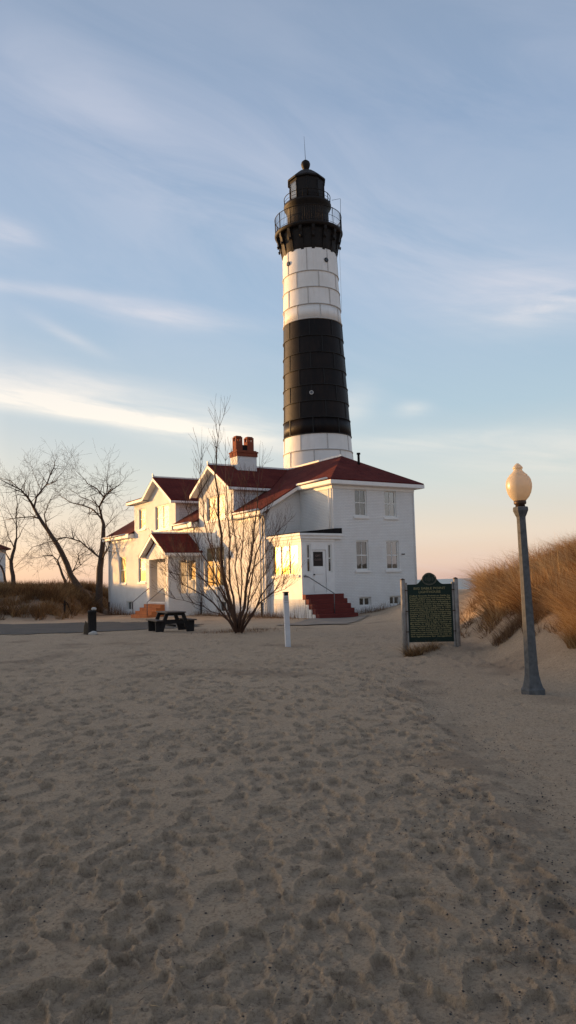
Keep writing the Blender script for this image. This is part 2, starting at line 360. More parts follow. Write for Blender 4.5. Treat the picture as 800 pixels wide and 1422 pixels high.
# ------------------------------------------------------------------ ground height
def sm(x, a, b):
    t = np.clip((np.asarray(x, float)-a)/(b-a), 0, 1); return t*t*(3-2*t)
_T = rng.random((256, 256))
def vnoise(x, y):
    xi = np.floor(x).astype(int); yi = np.floor(y).astype(int); fx = x-xi; fy = y-yi
    fx = fx*fx*(3-2*fx); fy = fy*fy*(3-2*fy); a, b, c, d = xi & 255, (xi+1) & 255, yi & 255, (yi+1) & 255
    return (_T[a, c]*(1-fx)+_T[b, c]*fx)*(1-fy)+(_T[a, d]*(1-fx)+_T[b, d]*fx)*fy - .5
SH = (-.8988, .4384); RH = (.4384, .8988)        # ground axes towards and across the sun
def ground(X, Y):
    X = np.asarray(X, float); Y = np.asarray(Y, float)
    z = -.25*sm(5.5-X, 0, 3)*sm(Y, 26, 36) - .35*sm(-X, 2, 15)*sm(Y, 33, 58) - .06*sm(X, 5, 6)*sm(Y, 30, 40)
    z = z + .05*vnoise(X/3.1+5, Y/3.1) + .03*vnoise(X/1.3, Y/1.3+9)
    # right dune
    toe = 3.95+.35*np.sin(Y*.35)+.8*sm(Y, 19, 27)*0+.5*sm(14-Y, 0, 6)
    s = X-toe
    rise = .42*np.clip(s, 0, None)*sm(s, 0, 1.5)
    cap = 3.5*(1-np.exp(-rise/2.5))
    dune = cap*sm(Y, 6, 15)*(1-.55*sm(Y, 26, 36))*(1-sm(Y, 34, 60)*.8)
    dune = dune+.35*sm(s, 0, 1.5)*vnoise(X/2.3+20, Y/2.3)*sm(Y, 7, 12)
    z = z+dune
    z = z+.24*np.exp(-(((X-3.5)/.75)**2+((Y-17.9)/1.1)**2)) - .06*np.exp(-(((X-2.5)/.35)**2+((Y-16.9)/.5)**2))
    # left dune with grass
    ld = sm(Y, 50.5, 60)*(1-sm(Y, 74, 90))*sm(-X, 14.6, 18.5)
    z = z+(1.9+.5*vnoise(X/4.5, Y/4.5)+.35*vnoise(X/1.7, Y/1.7))*ld
    # dunes outside the frame on the sunset side, crests shaped to shade the sand
    q = X*SH[0]+Y*SH[1]; r = X*RH[0]+Y*RH[1]
    nd = (2.65+.5*vnoise(r/3.+40, q/4.))*np.exp(-((q-33)/3.6)**2)*(1-sm(r, 21, 28))*sm(r, -40, -15)
    fd = (4.5-2.4*sm(r, 31, 38)+.6*vnoise(r/5.+11, q/5.))*np.exp(-((q-72)/8.)**2)*sm(r, -5, 8)*(1-sm(r, 56, 70))
    z = z+nd+fd
    # beach falling to the lake
    z = z-4.6*sm(Y, 92, 150)
    return z
def gz(x, y): return float(ground(np.array([x]), np.array([y]))[0])
def on_ground(px, py, zoff=0.):
    Y = 20.
    d = _Rt*((px-400)/FPX) - _Up*((py-711)/FPX) + _F
    t = 1.
    lo, hi = 1., 300.
    z = 0.
    for _ in range(40):
        t = (z-HC)/d.z; p = Vector((0, 0, HC))+d*t; z = .5*z+.5*gz(p.x, p.y)
    return p

# path outline (asphalt) in world metres
PATH = [(-60, 29.), (-10.6, 28.0), (-7.8, 27.3), (-6.0, 29.5), (-4.2, 32.3), (-3.4, 34.4), (-5.4, 38.2), (-9.5, 42.5), (-16.0, 44.8), (-60, 49)]
def in_poly(X, Y, poly):
    c = np.zeros(X.shape, bool); n = len(poly); j = n-1
    for i in range(n):
        xi, yi = poly[i]; xj, yj = poly[j]
        c ^= ((yi > Y) != (yj > Y)) & (X < (xj-xi)*(Y-yi)/(yj-yi+1e-9)+xi); j = i
    return c

def build_ground():
    th = np.concatenate([np.linspace(-math.pi, R(-34), 70)[:-1], np.arange(R(-34), R(34), .0018), np.linspace(R(34), math.pi, 70)])
    rr = np.concatenate([np.linspace(.15, 2.3, 10)[:-1], 2.3*1.0021**np.arange(0, 1436), 2.3*1.0021**1436*1.011**np.arange(1, 115)])
    last = rr[-1]; rr = np.concatenate([rr, last*1.16**np.arange(1, 34)])
    nr, nt_ = len(rr), len(th); TH, RR = np.meshgrid(th, rr); X = RR*np.sin(TH); Y = RR*np.cos(TH)
    Z = ground(X, Y)
    sub = (RR < 75) & (Y > 0)
    offp = 1-.9*in_poly(X, Y, PATH)
    toe = 3.7; dune = sm(X, toe, toe+1.5)*sm(Y, 6, 11)
    calm = 1-.88*dune
    # smoother dragged lane on the right of the foreground
    lane_x = 1.05+.05*Y+.15*vnoise(Y/2., Y*0+3.)
    lane = sm(X, lane_x, lane_x+.5)*(1-sm(Y, 11, 16))
    churn = calm*offp*(1-.66*lane)
    N = np.zeros_like(Z); m = sub
    x, y = X[m], Y[m]
    wx = x+.15*vnoise(x/.4, y/.4); wy = y+.15*vnoise(x/.4+31, y/.4+7)
    v = .026*vnoise(wx/.9, wy/.9)+.007*vnoise(wx/.3+3, wy/.3)+.010*vnoise(wx/.13, wy/.13+5)
    rid = 1-np.abs(2*vnoise(wx/.21+60, wy/.21)); v = v+.006*(rid-.6)
    ux = x+.03*vnoise(x/.06, y/.06+3); uy = y+.03*vnoise(x/.06+9, y/.06); fr = -.020*(np.abs(vnoise(ux/.11, uy/.075))-.12)-.012*(np.abs(vnoise(ux/.05+4, uy/.04+1))-.12)+.0035*vnoise(x/.022+8, y/.022)
    patchy = np.clip(.5+1.6*vnoise(x/.5+15, y/.5+2), 0.15, 1.2)
    N[m] = v*.75
    FR = np.zeros_like(Z); FR[m] = fr*patchy*(1-.6*sm(y, 16, 34))
    D = N
    rip = np.sin((Y+.35*X+.12*vnoise(X/.5, Y/.5))*2*math.pi/.17)
    Z = Z+.006*rip*lane*sub - .03*lane + .018*np.exp(-((X-lane_x)/.2)**2)*(1-sm(Y, 9, 13))*sub
    # footprints: sole shaped dents with raised rims, most of them walking along the beach track
    i0 = int(np.searchsorted(th, R(-34)+1e-6)); dth = .0018; lr = math.log(1.0021)
    def stamp(cx, cy, ang, L, Wd, dep, rim, tread):
        r = math.hypot(cx, cy); t = math.atan2(cx, cy); w = .30
        if r < 2.35 or r > 44: return
        a = 9+int(math.log(max(r-w, 2.3)/2.3)/lr); b = 9+int(math.log((r+w)/2.3)/lr)+1
        c = i0+int((t-w/r-R(-34))/dth); d = i0+int((t+w/r-R(-34))/dth)+1
        c = max(c, i0); d = min(d, i0+int(R(68)/dth)-1)
        if d <= c+1 or b <= a+1: return
        xs = X[a:b, c:d]-cx; ys = Y[a:b, c:d]-cy
        u = (xs*math.sin(ang)+ys*math.cos(ang))/L; v_ = (xs*math.cos(ang)-ys*math.sin(ang))
        ww = Wd*(1-.22*np.exp(-((u+.15)/.3)**2)); v_ = v_/ww
        e = np.sqrt(u*u+v_*v_)+.06*vnoise(xs/.05+cx*7, ys/.05+cy*7)
        hole = 1-sm(e, .92, 1.0)
        rimh = np.exp(-((e-1.14)/.12)**2)*(1+.8*np.clip(u, -1, 1))*(1+2.2*vnoise(xs/.04+cx*9, ys/.04))
        flat = float(D[(a+b)//2, (c+d)//2])*.35
        o_ = D[a:b, c:d]
        n_ = o_*(1-.9*hole)+hole*(flat*.9-dep*(1+.7*u*np.sign(math.cos(ang)))+tread*np.sin(u*L*2*math.pi/.024)+.003*vnoise(xs/.03+cx, ys/.03))
        D[a:b, c:d] = n_+0.75*rim*rimh*(1-hole)*np.clip(1-n_/.03, 0, 1)
    n = 0
    while n < 5200:
        Yc = 2.2+36*random.random()**1.25; Xc = random.uniform(-.42, .42)*Yc
        if Xc > 1.1+.05*Yc and Yc < 14 and random.random() < .78: continue
        ang = random.gauss(0, .45)+(math.pi if random.random() < .45 else 0)
        if random.random() < .25: ang = random.uniform(0, 6.28)
        k = random.choice([1, 1, 1.1, .9, .55, .45]); dp = random.uniform(.009, .025)
        stamp(Xc, Yc, ang, .145*k, .056*k*random.uniform(.9, 1.35), dp*(1 if k > .7 else .7), dp*.38, random.choice([0, .0016, .0022]) if k > .8 else 0); n += 1
    # trails of fresh prints
    for _ in range(16):
        x0 = random.uniform(-4, 3); y0 = random.uniform(2.3, 10); a = random.gauss(-.1, .3); side = 1
        for s_ in range(34):
            a += random.gauss(0, .04); x0 += .62*math.sin(a); y0 += .62*math.cos(a); side = -side
            dp = random.uniform(.016, .029)
            stamp(x0+side*.10*math.cos(a), y0-side*.10*math.sin(a), a+side*.12, .150, .060, dp, dp*.42, .0022)
    # loose sand slips back where it is too steep
    cell = np.maximum(RR*.0020, .0045)
    for _ in range(2):
        g0 = np.zeros_like(D); g1 = np.zeros_like(D); g0[1:-1] = (D[2:]-D[:-2])/2; g1[:, 1:-1] = (D[:, 2:]-D[:, :-2])/2
        st_ = np.hypot(g0, g1)/cell; wgt = np.clip((st_-1.5)/.6, 0, 1)*.45
        lap = np.zeros_like(D); lap[1:-1, 1:-1] = (D[2:, 1:-1]+D[:-2, 1:-1]+D[1:-1, 2:]+D[1:-1, :-2])/4-D[1:-1, 1:-1]
        cv = np.clip(np.abs(lap)/cell*3-1, 0, 1)*.4
        D = D+np.maximum(wgt, cv)*lap
    Z = Z+(D+1.9*FR)*churn
    # colour tone: darker litter where soil and gravel gather
    tone = np.zeros_like(Z)
    a = vnoise(X/2.+3, Y/2.+8)+.6*vnoise(X/.7, Y/.7)
    tone = .55*sm(a, .18, .5)*sm(Y, 6, 14)*(1-dune)*.6
    tone = tone+.30*np.exp(-((X-lane_x)/.45)**2)*sm(vnoise(X/.25, Y/.25)+.2*vnoise(X/.06, Y/.06), 0.02, .2)*(1-sm(Y, 10, 16))
    hx = X-2.42; hy = Y-41; ha = hx*.848+hy*.530; hb = -hx*.530+hy*.848
    bed = sm(ha, -5.6, -3.4)*(1-sm(ha, -2, -1.5))*sm(hb, -1, 3)*(1-sm(hb, 28, 31))
    tone = tone+.75*bed*sm(vnoise(X/.8+5, Y/.8)+.35, 0, .5)
    tone = np.clip(tone+.8*sm(Y, 52, 58)*sm(-X, 13, 17), 0, 1)
    # mesh
    idx = np.arange(nr*nt_).reshape(nr, nt_)
    q = np.stack([idx[:-1, :-1], idx[:-1, 1:], idx[1:, 1:], idx[1:, :-1]], -1).reshape(-1, 4)[:, ::-1]
    me = bpy.data.meshes.new('sand_ground')
    me.vertices.add(nr*nt_); me.vertices.foreach_set('co', np.stack([X, Y, Z], -1).astype(np.float32).ravel())
    nf = len(q); me.loops.add(nf*4); me.loops.foreach_set('vertex_index', q.astype(np.int32).ravel())
    me.polygons.add(nf); me.polygons.foreach_set('loop_start', np.arange(0, nf*4, 4, dtype=np.int32))
    me.polygons.foreach_set('use_smooth', np.ones(nf, bool))
    me.update(calc_edges=True)
    at_ = me.attributes.new('tone', 'FLOAT', 'POINT'); at_.data.foreach_set('value', tone.astype(np.float32).ravel())
    me.materials.append(M_['sand'])
    o = bpy.data.objects.new('sand_ground', me); COL.objects.link(o); tag(o, kind='structure')
build_ground()

def drape(name, poly, m, step, lift, jit=0., zf=None):
    """flat sheet following the ground inside a polygon"""
    xs = [p[0] for p in poly]; ys = [p[1] for p in poly]
    nx = int((max(xs)-min(xs))/step)+1; ny = int((max(ys)-min(ys))/step)+1
    gx, gy = np.meshgrid(np.linspace(min(xs), max(xs), nx), np.linspace(min(ys), max(ys), ny))
    j = jit*(vnoise(gx/.8, gy/.8)+.6*vnoise(gx/.3, gy/.3))
    ins = in_poly(gx+j, gy+j, poly); Z = ground(gx, gy)+lift
    idx = -np.ones(gx.shape, int); mb = MB(); k = 0
    use = np.zeros(gx.shape, bool)
    cell = ins[:-1, :-1] & ins[1:, :-1] & ins[:-1, 1:] & ins[1:, 1:]
    for a, b in ((0, 0), (1, 0), (0, 1), (1, 1)): use[a:use.shape[0]-1+a, b:use.shape[1]-1+b] |= cell
    idx[use] = np.arange(use.sum()); mb.v = list(map(tuple, np.stack([gx[use], gy[use], Z[use]], -1).tolist()))
    ii, jj = np.nonzero(cell)
    mb.f = [(int(idx[i, j]), int(idx[i, j+1]), int(idx[i+1, j+1]), int(idx[i+1, j])) for i, j in zip(ii, jj)]
    mb.mi = [0]*len(mb.f); mb.sm = [True]*len(mb.f)
    return mb.build(name, m)
tag(drape('asphalt_path', [(max(x, -26), y) for x, y in PATH], M_['asphalt'], .14, .018, .8), kind='structure')
tag(drape('concrete_path', [(-.6, 32.0), (.6, 30.6), (2.4, 31.4), (3.3, 35.5), (4.0, 39.2), (1.2, 39.2), (.3, 36.0)], M_['slab'], .1, .030, .5), kind='structure')
mb = MB(); n = 96
mb.add([(0, 0, -2.)]+[(16000*math.cos(2*math.pi*i/n), 16000*math.sin(2*math.pi*i/n), -2.) for i in range(n)], [(0, 1+i, 1+(i+1) % n) for i in range(n)])
tag(mb.build('lake_water', M_['water']), kind='structure')

# gravel: too many to count
def pebbles():
    mb = MB(); ico = [(0, 0, 1), (.89, 0, .45), (.28, .85, .45), (-.72, .53, .45), (-.72, -.53, .45), (.28, -.85, .45), (0, 0, -.3)]
    fs = [(0, 1, 2), (0, 2, 3), (0, 3, 4), (0, 4, 5), (0, 5, 1), (6, 2, 1), (6, 3, 2), (6, 4, 3), (6, 5, 4), (6, 1, 5)]
    pts = []
    while len(pts) < 5200:
        Y = 2.4+12*random.random()**1.7; lx = 1.05+.05*Y
        X = random.gauss(lx+.1, .45) if random.random() < .6 else random.uniform(-.45, .45)*Y
        if X > 1.0+.1*Y+2: continue
        if vnoise(np.array([X/.4]), np.array([Y/.4]))[0] < random.uniform(-.4, .15): continue
        pts.append((X, Y))
    zs = ground(np.array([p[0] for p in pts]), np.array([p[1] for p in pts]))
    for (X, Y), z in zip(pts, zs):
        s = random.choice([.0028, .0035, .0045, .006, .009]); a = random.random()*6.28; mb.m = random.choice([0, 0, 0, 1])
        ca, sa = math.cos(a), math.sin(a); k = random.uniform(.5, 1)
        lx = 1.05+.05*Y; zz = z+.004-(.03 if X > lx+.4 else 0)
        mb.add([(X+s*(x*ca-y*k*sa), Y+s*(x*sa+y*k*ca), zz+s*w*.8) for x, y, w in ico], fs)
    return mb
tag(pebbles().build('gravel', [mat('dark_pebble', (.035, .03, .028), .7), mat('brown_pebble', (.16, .12, .09), .7)]), kind='stuff')

def litter():
    mb = MB(); mb.m = 0
    for _ in range(260):
        Y = 2.5+20*random.random()**1.4; X = random.uniform(-.42, .42)*Y; z = gz(X, Y)+.012; a = random.random()*6.28; l = random.uniform(.008, .035); r_ = random.uniform(.001, .002)
        mb.m = random.choice([0, 0, 1]); c_ = Vector((X, Y, z)); d = Vector((math.cos(a), math.sin(a), random.uniform(-.1, .2)))*l; k = Vector((random.gauss(0, .15), random.gauss(0, .15), .1))*l
        mb.tube([c_-d, c_+k, c_+d], [r_, r_, r_*.5], 4)
    return mb
tag(litter().build('beach_litter', [mat('dead_stick', (.07, .045, .03), .9), mat('straw', (.36, .27, .16), .8)]), kind='stuff')
# ------------------------------------------------------------------ wall, window, stair builders (house axes: x along e1, y along e2)
def PA(a0, sgn=1):  # wall facing -x ; s along y, d outward
    return lambda s, d, z: (a0-sgn*d, s, z)
def PB(b0, sgn=1):  # wall facing -y ; s along x
    return lambda s, d, z: (s, b0-sgn*d, z)
def wall(mb, P, s0, s1, z0, z1, th, holes=()):
    ss = sorted({s0, s1, *[h[0] for h in holes], *[h[1] for h in holes]}); zs = sorted({z0, z1, *[h[2] for h in holes], *[h[3] for h in holes]})
    def hole(a, b): return any(h[0] < a < h[1] and h[2] < b < h[3] for h in holes)
    for i in range(len(ss)-1):
        for j in range(len(zs)-1):
            if hole((ss[i]+ss[i+1])/2, (zs[j]+zs[j+1])/2): continue
            for d in (0, -th):
                mb.add([P(ss[i], d, zs[j]), P(ss[i+1], d, zs[j]), P(ss[i+1], d, zs[j+1]), P(ss[i], d, zs[j+1])], [(0, 1, 2, 3)])
    for (a, b, c, d) in list(holes)+[(s0, s1, z0, z1)]:
        mb.add([P(a, 0, c), P(b, 0, c), P(b, 0, d), P(a, 0, d), P(a, -th, c), P(b, -th, c), P(b, -th, d), P(a, -th, d)],
               [(0, 1, 5, 4), (1, 2, 6, 5), (2, 3, 7, 6), (3, 0, 4, 7)])
def window(parent, P, s0, s1, z0, z1, cols=1, split=True, glass='glass', curtain='curtain', back=.10, muntins=0, sillmat='trim', sill=True, label=None):
    f = MB(); w = .075
    f.box(s0, s0+w, -back-.06, -back+.02, z0, z1, P); f.box(s1-w, s1, -back-.06, -back+.02, z0, z1, P)
    f.box(s0+w, s1-w, -back-.06, -back+.02, z1-w, z1, P); f.box(s0+w, s1-w, -back-.06, -back+.02, z0, z0+w*1.1, P)
    cw = (s1-s0-2*w)/cols
    for i in range(1, cols): f.box(s0+w+i*cw-.032, s0+w+i*cw+.032, -back-.06, -back+.015, z0+w*1.1, z1-w, P)
    mid = (z0+z1)/2
    if split: f.box(s0+w, s1-w, -back-.05, -back+.005, mid-.03, mid+.03, P)
    for i in range(cols):
        for k in range(1, muntins+1):
            x = s0+w+i*cw+cw*k/(muntins+1); f.box(x-.012, x+.012, -back-.045, -back-.005, z0+w*1.1, z1-w, P)
    fr = f.build('window', M_['sash'], parent)
    if label: fr['label'] = label
    p = MB(); p.box(s0+w*.6, s1-w*.6, -back-.034, -back-.026, z0+w*.6, z1-w*.6, P); p.build('pane', M_[glass], fr)
    if sill:
        s = MB(); s.box(s0-.10, s1+.10, -.04, .07, z0-.13, z0-.004, P); s.build('sill', M_[sillmat], fr)
    if curtain:
        c = MB(); n = 14*max(1, cols); parts = [(s0+.03, s0+(s1-s0)*.40), (s0+(s1-s0)*.60, s1-.03)] if curtain == 'curtain' else [(s0+.03, s1-.03)]
        zb = z0+.05 if curtain == 'curtain' else z0+(z1-z0)*random.uniform(.1, .45)
        for (a, b) in parts:
            vs = []; m = n if curtain == 'curtain' else 2
            for i in range(m+1):
                d = -back-.16+(.03*math.sin(i*1.9) if curtain == 'curtain' else 0)
                vs += [P(a+(b-a)*i/m, d, zb), P(a+(b-a)*i/m, d, z1)]
            c.add(vs, [(2*i, 2*i+2, 2*i+3, 2*i+1) for i in range(m)])
        c.build('curtain', M_[curtain], fr)
    return fr

# ------------------------------------------------------------------ keepers' house
AL = R(32); O = Vector((2.42, 41., 0))
E1 = Vector((math.cos(AL), math.sin(AL), 0)); E2 = Vector((-math.sin(AL), math.cos(AL), 0))
def hp(a, b, z=0.): return O+E1*a+E2*b+Vector((0, 0, z))
H = empty('keepers_house', O, AL, 'large white painted brick keepers house with dark red roofs beside the lighthouse tower', 'house')
AW = -2.37; BE = 3.26; SL = .583; ZE = 5.65
def zr(a): return ZE+SL*(a+2.8)
walls = MB()
wr = [(1.44, 2.28, 5.12, 6.62), (3.52, 4.38, 5.12, 6.62), (1.44, 2.30, 2.18, 3.80), (3.54, 4.45, 2.18, 3.80), (1.56, 2.37, .22, .72), (3.66, 4.46, .22, .72)]
wall(walls, PB(0), 0, 5.72, -.8, 6.88, .3, wr)
wall(walls, PA(0), .3, BE-.002, 4.0, 7.05, .3)
walls.prism([(5.42, .3, -.8), (5.72, .3, -.8), (5.72, .3, 6.85), (5.42, .3, 6.85)], (0, 3.0, 0))
walls.prism([(AW+.3, BE, -.8), (0, BE, -.8), (0, BE, zr(0)-.25), (AW+.3, BE, zr(AW+.3)-.25)], (0, .3, 0))            # gable end, left part
walls.prism([(0.001, BE+.31, 5.9), (7.5, BE+.31, -.8), (7.5, BE+.31, 6.1), (3, BE+.31, 8.7), (0.001, BE+.31, 7.0)], (0, .2, 0))
walls.prism([(7.2, BE+.52, -.8), (7.5, BE+.52, -.8), (7.5, BE+.52, 6.1), (7.2, BE+.52, 6.1)], (0, 25.4, 0))
walls.prism([(AW+.3, 28.95, -.8), (7.5, 28.95, -.8), (7.5, 28.95, 6.1), (3, 28.95, 8.7), (AW+.3, 28.95, 5.6)], (0, .3, 0))
wa = [(25.25, 26.75, 1.85, 4.0), (21.05, 22.5, 1.9, 4.0), (23.75, 25.0, -.25, .45), (8.2, 10.9, 1.45, 3.95), (12.3, 13.3, 1.9, 3.6), (7.4, 9.0, -.1, .6)]
wall(walls, PA(AW), BE, 29.25, -1.0, 5.5, .3, wa)
w2 = [(8.0, 10.5, 5.85, 7.1)]
wall(walls, PA(AW), 6.87, 11.67, 5.5, 7.3, .3, [(8.0, 10.5, 5.6, 7.1)])
wall(walls, PA(AW), 15.42, 23.3, 5.5, 7.55, .3, [(21.0, 22.3, 5.9, 7.45), (16.55, 19.05, 5.6, 7.35)])
walls.prism([(AW, 6.87, 7.3), (AW, 11.67, 7.3), (AW, 9.3, 8.85)], (.3, 0, 0))
walls.prism([(AW, 15.42, 7.55), (AW, 23.3, 7.55), (AW, 23.3, 8.05), (AW, 20.5, 8.05), (AW, 18.3, 9.2)], (.3, 0, 0))
walls.prism([(AW+.3, 23.02, 5.0), (AW+.3, 23.02, 8.1), (3.0, 23.02, 8.1), (3.0, 23.02, 5.0)], (0, .28, 0))
walls.build('wall', M_['brick'], H)
# plinth (slightly proud band at the foot of the walls)
pl = MB()
wall(pl, PB(-.03), .42, 5.75, -.8, .12, .03-.003)
pl.box(AW-.04, AW-.002, BE+.1, 7.3, -1., .55); pl.box(AW-.04, AW-.002, 9.1, 11.5, -1., .55); pl.box(AW-.04, AW-.002, 15.3, 23.6, -1.0, .5); pl.box(AW-.04, AW-.002, 25.1, 29.25, -1., .5)
pl.split('plinth', M_['brick'], H)
sd = MB()
sd.prism([(AW+.3, 6.87, 5.6), (AW+.3, 6.87, 7.3), (1.2, 6.87, 7.3), (1.2, 6.87, 6.9)], (0, .2, 0))
sd.prism([(AW+.3, 15.42, 5.6), (AW+.3, 15.42, 7.5), (1.6, 15.42, 7.5), (1.6, 15.42, 7.1)], (0, .2, 0))
sd.prism([(AW+.3, 11.47, 5.6), (AW+.3, 11.47, 7.3), (1.2, 11.47, 7.3), (1.2, 11.47, 6.9)], (0, .2, 0))
sd.split('dormer_siding', M_['siding'], H)
# interior rooms stay dark
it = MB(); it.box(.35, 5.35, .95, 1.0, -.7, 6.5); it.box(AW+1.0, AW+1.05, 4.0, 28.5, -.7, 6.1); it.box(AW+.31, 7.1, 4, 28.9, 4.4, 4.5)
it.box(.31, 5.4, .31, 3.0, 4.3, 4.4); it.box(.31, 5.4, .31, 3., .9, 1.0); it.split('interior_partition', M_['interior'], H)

def slab(mb, poly, t):      # polygon in plan order with z; thickness down
    mb.prism(poly, (0, 0, -t))
def roofpart(name, polys, t1=.07, t2=.20, inset=.012):
    r = MB(); [slab(r, p, t1) for p in polys]; ro = r.build(name, M_['shingle'], H)
    return ro
front = [(-2.8, 2.95, zr(-2.8)), (-2.8, 6.86, zr(-2.8)), (-.3, 6.86, zr(-.3)), (-.3, 11.68, zr(-.3)), (-2.8, 11.68, zr(-2.8)), (-2.8, 15.41, zr(-2.8)), (-.3, 15.41, zr(-.3)), (-.3, 23.31, zr(-.3)), (-2.8, 23.31, zr(-2.8)), (-2.8, 29.7, zr(-2.8)),
         (3, 29.7, zr(3)), (3, 3.2, zr(3)), (-.35, -.35, zr(-.35)), (-.35, 2.95, zr(-.35))]
hip = [(-.35, -.35, zr(-.35)), (3, 3.2, zr(3)), (6.2, -.35, zr(-.35))]
backp = [(6.2, -.35, zr(-.35)), (3, 3.2, zr(3)), (3, 29.7, zr(3)), (7.9, 29.7, 6.17), (7.9, 3.0, 6.17), (6.2, 3.0, zr(-.35))]
roofpart('roof', [front, hip, backp])
zp2 = 9.05; zp1 = 9.42; S2 = .60
roofpart('gable_roof', [[(-2.85, 9.3, zp2), (-2.85, 6.55, zp2-S2*2.75), (.1, 6.55, zp2-S2*2.75), (3, 9.3, zp2)], [(-2.85, 9.3, zp2), (3, 9.3, zp2), (.1, 12.0, zp2-S2*2.7), (-2.85, 12.0, zp2-S2*2.7)]])
roofpart('gable_roof', [[(-2.85, 18.3, zp1), (-2.85, 15.05, zp1-S2*3.25), (.5, 15.05, zp1-S2*3.25), (3.4, 18.3, zp1)], [(-2.85, 18.3, zp1), (3.4, 18.3, zp1), (1.6, 20.4, zp1-S2*2.1), (-2.85, 20.4, zp1-S2*2.1)],
         [(-2.85, 20.4, zp1-S2*2.1), (1.6, 20.4, zp1-S2*2.1), (1.6, 23.8, 8.14), (-2.85, 23.8, 8.14)]])
# white fascias, soffits, ridge caps
tr = MB()
def strip(p0, p1, h, out, drop=0.):     # board hanging below the line p0-p1, thickness vector out
    p0 = Vector(p0)-Vector((0, 0, drop)); p1 = Vector(p1)-Vector((0, 0, drop)); d = Vector((0, 0, -h))
    tr.prism([p0, p1, p1+d, p0+d], out)
e = -.072
strip((-.37, -.37, zr(-.35)+e), (6.22, -.37, zr(-.35)+e), .20, (0, .05, 0)); strip((-.37, -.315, zr(-.35)+e), (-.37, 2.95, zr(-.35)+e), .20, (.05, 0, 0))
tr.box(-.3, 6.1, -.31, -.003, 6.78, 6.84); tr.box(-.31, -.003, -.003, 2.9, 6.78, 6.84); tr.box(.02, 5.7, -.05, -.004, 6.60, 6.775); tr.box(-.05, -.004, .0, 3.2, 6.60, 6.775)
strip((6.22, -.3, zr(-.35)+e), (6.22, 3, zr(-.35)+e), .2, (-.05, 0, 0))
for b0, b1 in ((2.95, 6.5), (12.0, 15.2), (23.5, 29.7)):
    strip((-2.82, b0, ZE+e), (-2.82, b1, ZE+e), .19, (.05, 0, 0)); tr.box(-2.76, AW-.003, b0+.03, b1-.03, 5.36, 5.42)
    tr.box(AW-.05, AW-.004, b0+.35, b1-.3 if b1 < 20 else 29.3, 5.18, 5.355)
# boxed eave returns
for b0, b1 in ((6.2, 6.8), (11.75, 12.3), (14.9, 15.4), (23.35, 23.9)): tr.box(-2.9, AW-.006, b0, b1, 5.34, 5.66)
strip((-2.8, 2.94, ZE+e), (-.36, 2.94, zr(-.36)+e), .2, (0, .05, 0)); tr.prism([(-2.74, 3.0, 5.5), (-.3, 3.0, zr(-.3)-.18), (-.3, BE-.003, zr(-.3)-.18), (-2.74, BE-.003, 5.5)], (0, 0, .04))
strip((-2.8, 29.7, ZE+e), (3, 29.7, zr(3)+e), .2, (0, -.05, 0))
def rake(a0, pk, zp, b, zb, back):      # gable rake board + sloping soffit
    strip((a0, pk, zp+e), (a0, b, zb+e), .20, (.05, 0, 0))
    tr.prism([(a0+.05, pk, zp-.20), (a0+.05, b, zb-.20), (back, b, zb-.20), (back, pk, zp-.20)], (0, 0, .035))
rake(-2.87, 9.3, zp2, 6.55, zp2-S2*2.75, AW-.003); rake(-2.87, 9.3, zp2, 12.0, zp2-S2*2.7, AW-.003)
rake(-2.87, 18.3, zp1, 15.05, zp1-S2*3.25, AW-.003); rake(-2.87, 18.3, zp1, 20.4, zp1-S2*2.1, AW-.003)
strip((-2.87, 20.4, 8.16+e), (-2.87, 23.82, 8.14+e), .20, (.05, 0, 0)); tr.box(-2.8, AW-.003, 20.6, 23.8, 7.88, 7.93); tr.box(-2.8, 1.4, 23.303, 23.8, 7.88, 7.93)
strip((-2.8, 23.83, 8.14+e), (1.4, 23.83, 8.14+e), .2, (0, -.05, 0))
strip((-2.8, 6.53, zp2-S2*2.75+e), (.3, 6.53, zp2-S2*2.75+e), .14, (0, .04, 0)); tr.box(-2.8, .2, 6.58, 6.866, zp2-S2*2.75-.22, zp2-S2*2.75-.17)
strip((-2.8, 15.03, zp1-S2*3.25+e), (.6, 15.03, zp1-S2*3.25+e), .14, (0, .04, 0)); tr.box(-2.8, .5, 15.08, 15.416, zp1-S2*3.25-.22, zp1-S2*3.25-.17)
tr.split('eaves_board', M_['trim'], H)
cp = MB()
cp.box(2.93, 3.07, 3.15, 29.7, zr(3)-.02, zr(3)+.085); cp.box(-2.88, 2.9, 9.24, 9.36, zp2-.02, zp2+.075); cp.box(-2.88, 3.3, 18.24, 18.36, zp1-.02, zp1+.075)
cp.prism([(-2.88, 18.24, zp1+.07), (-2.72, 18.24, zp1+.07), (-2.88, 18.24, zp1+.26)], (0, .12, 0)); cp.prism([(-2.88, 9.24, zp2+.07), (-2.74, 9.24, zp2+.07), (-2.88, 9.24, zp2+.2)], (0, .12, 0))
cp.split('ridge_cap', M_['trim'], H)
gt = MB(); gt.tube([(-.43, -.1, zr(-.35)+.03), (-.43, 2.9, zr(-.35)+.02)], .055, 8); gt.tube([(-2.9, 3., ZE+.0), (-2.9, 6.4, ZE+.0)], .055, 8); gt.tube([(-2.9, 12.1, ZE), (-2.9, 15, ZE)], .05, 8); gt.tube([(-2.9, 23.9, ZE), (-2.9, 29.6, ZE)], .05, 8)
gt.split('gutter', M_['trim'], H)
for (b, z0, z1, zd) in ((3.62, -.3, 5.4, .55), (29.05, -.7, 5.4, .35), (11.35, -.4, 3.9, .5)):
    d = MB(); a = AW-.09; d.tube([(a, b, zd), (a, b, z1)], .05, 8); dp = d.build('downpipe', M_['trim'], H)
    d = MB(); d.tube([(a, b, z0), (a, b, zd-.002)], .06, 8); d.build('pipe_foot', M_['pipe'], dp)
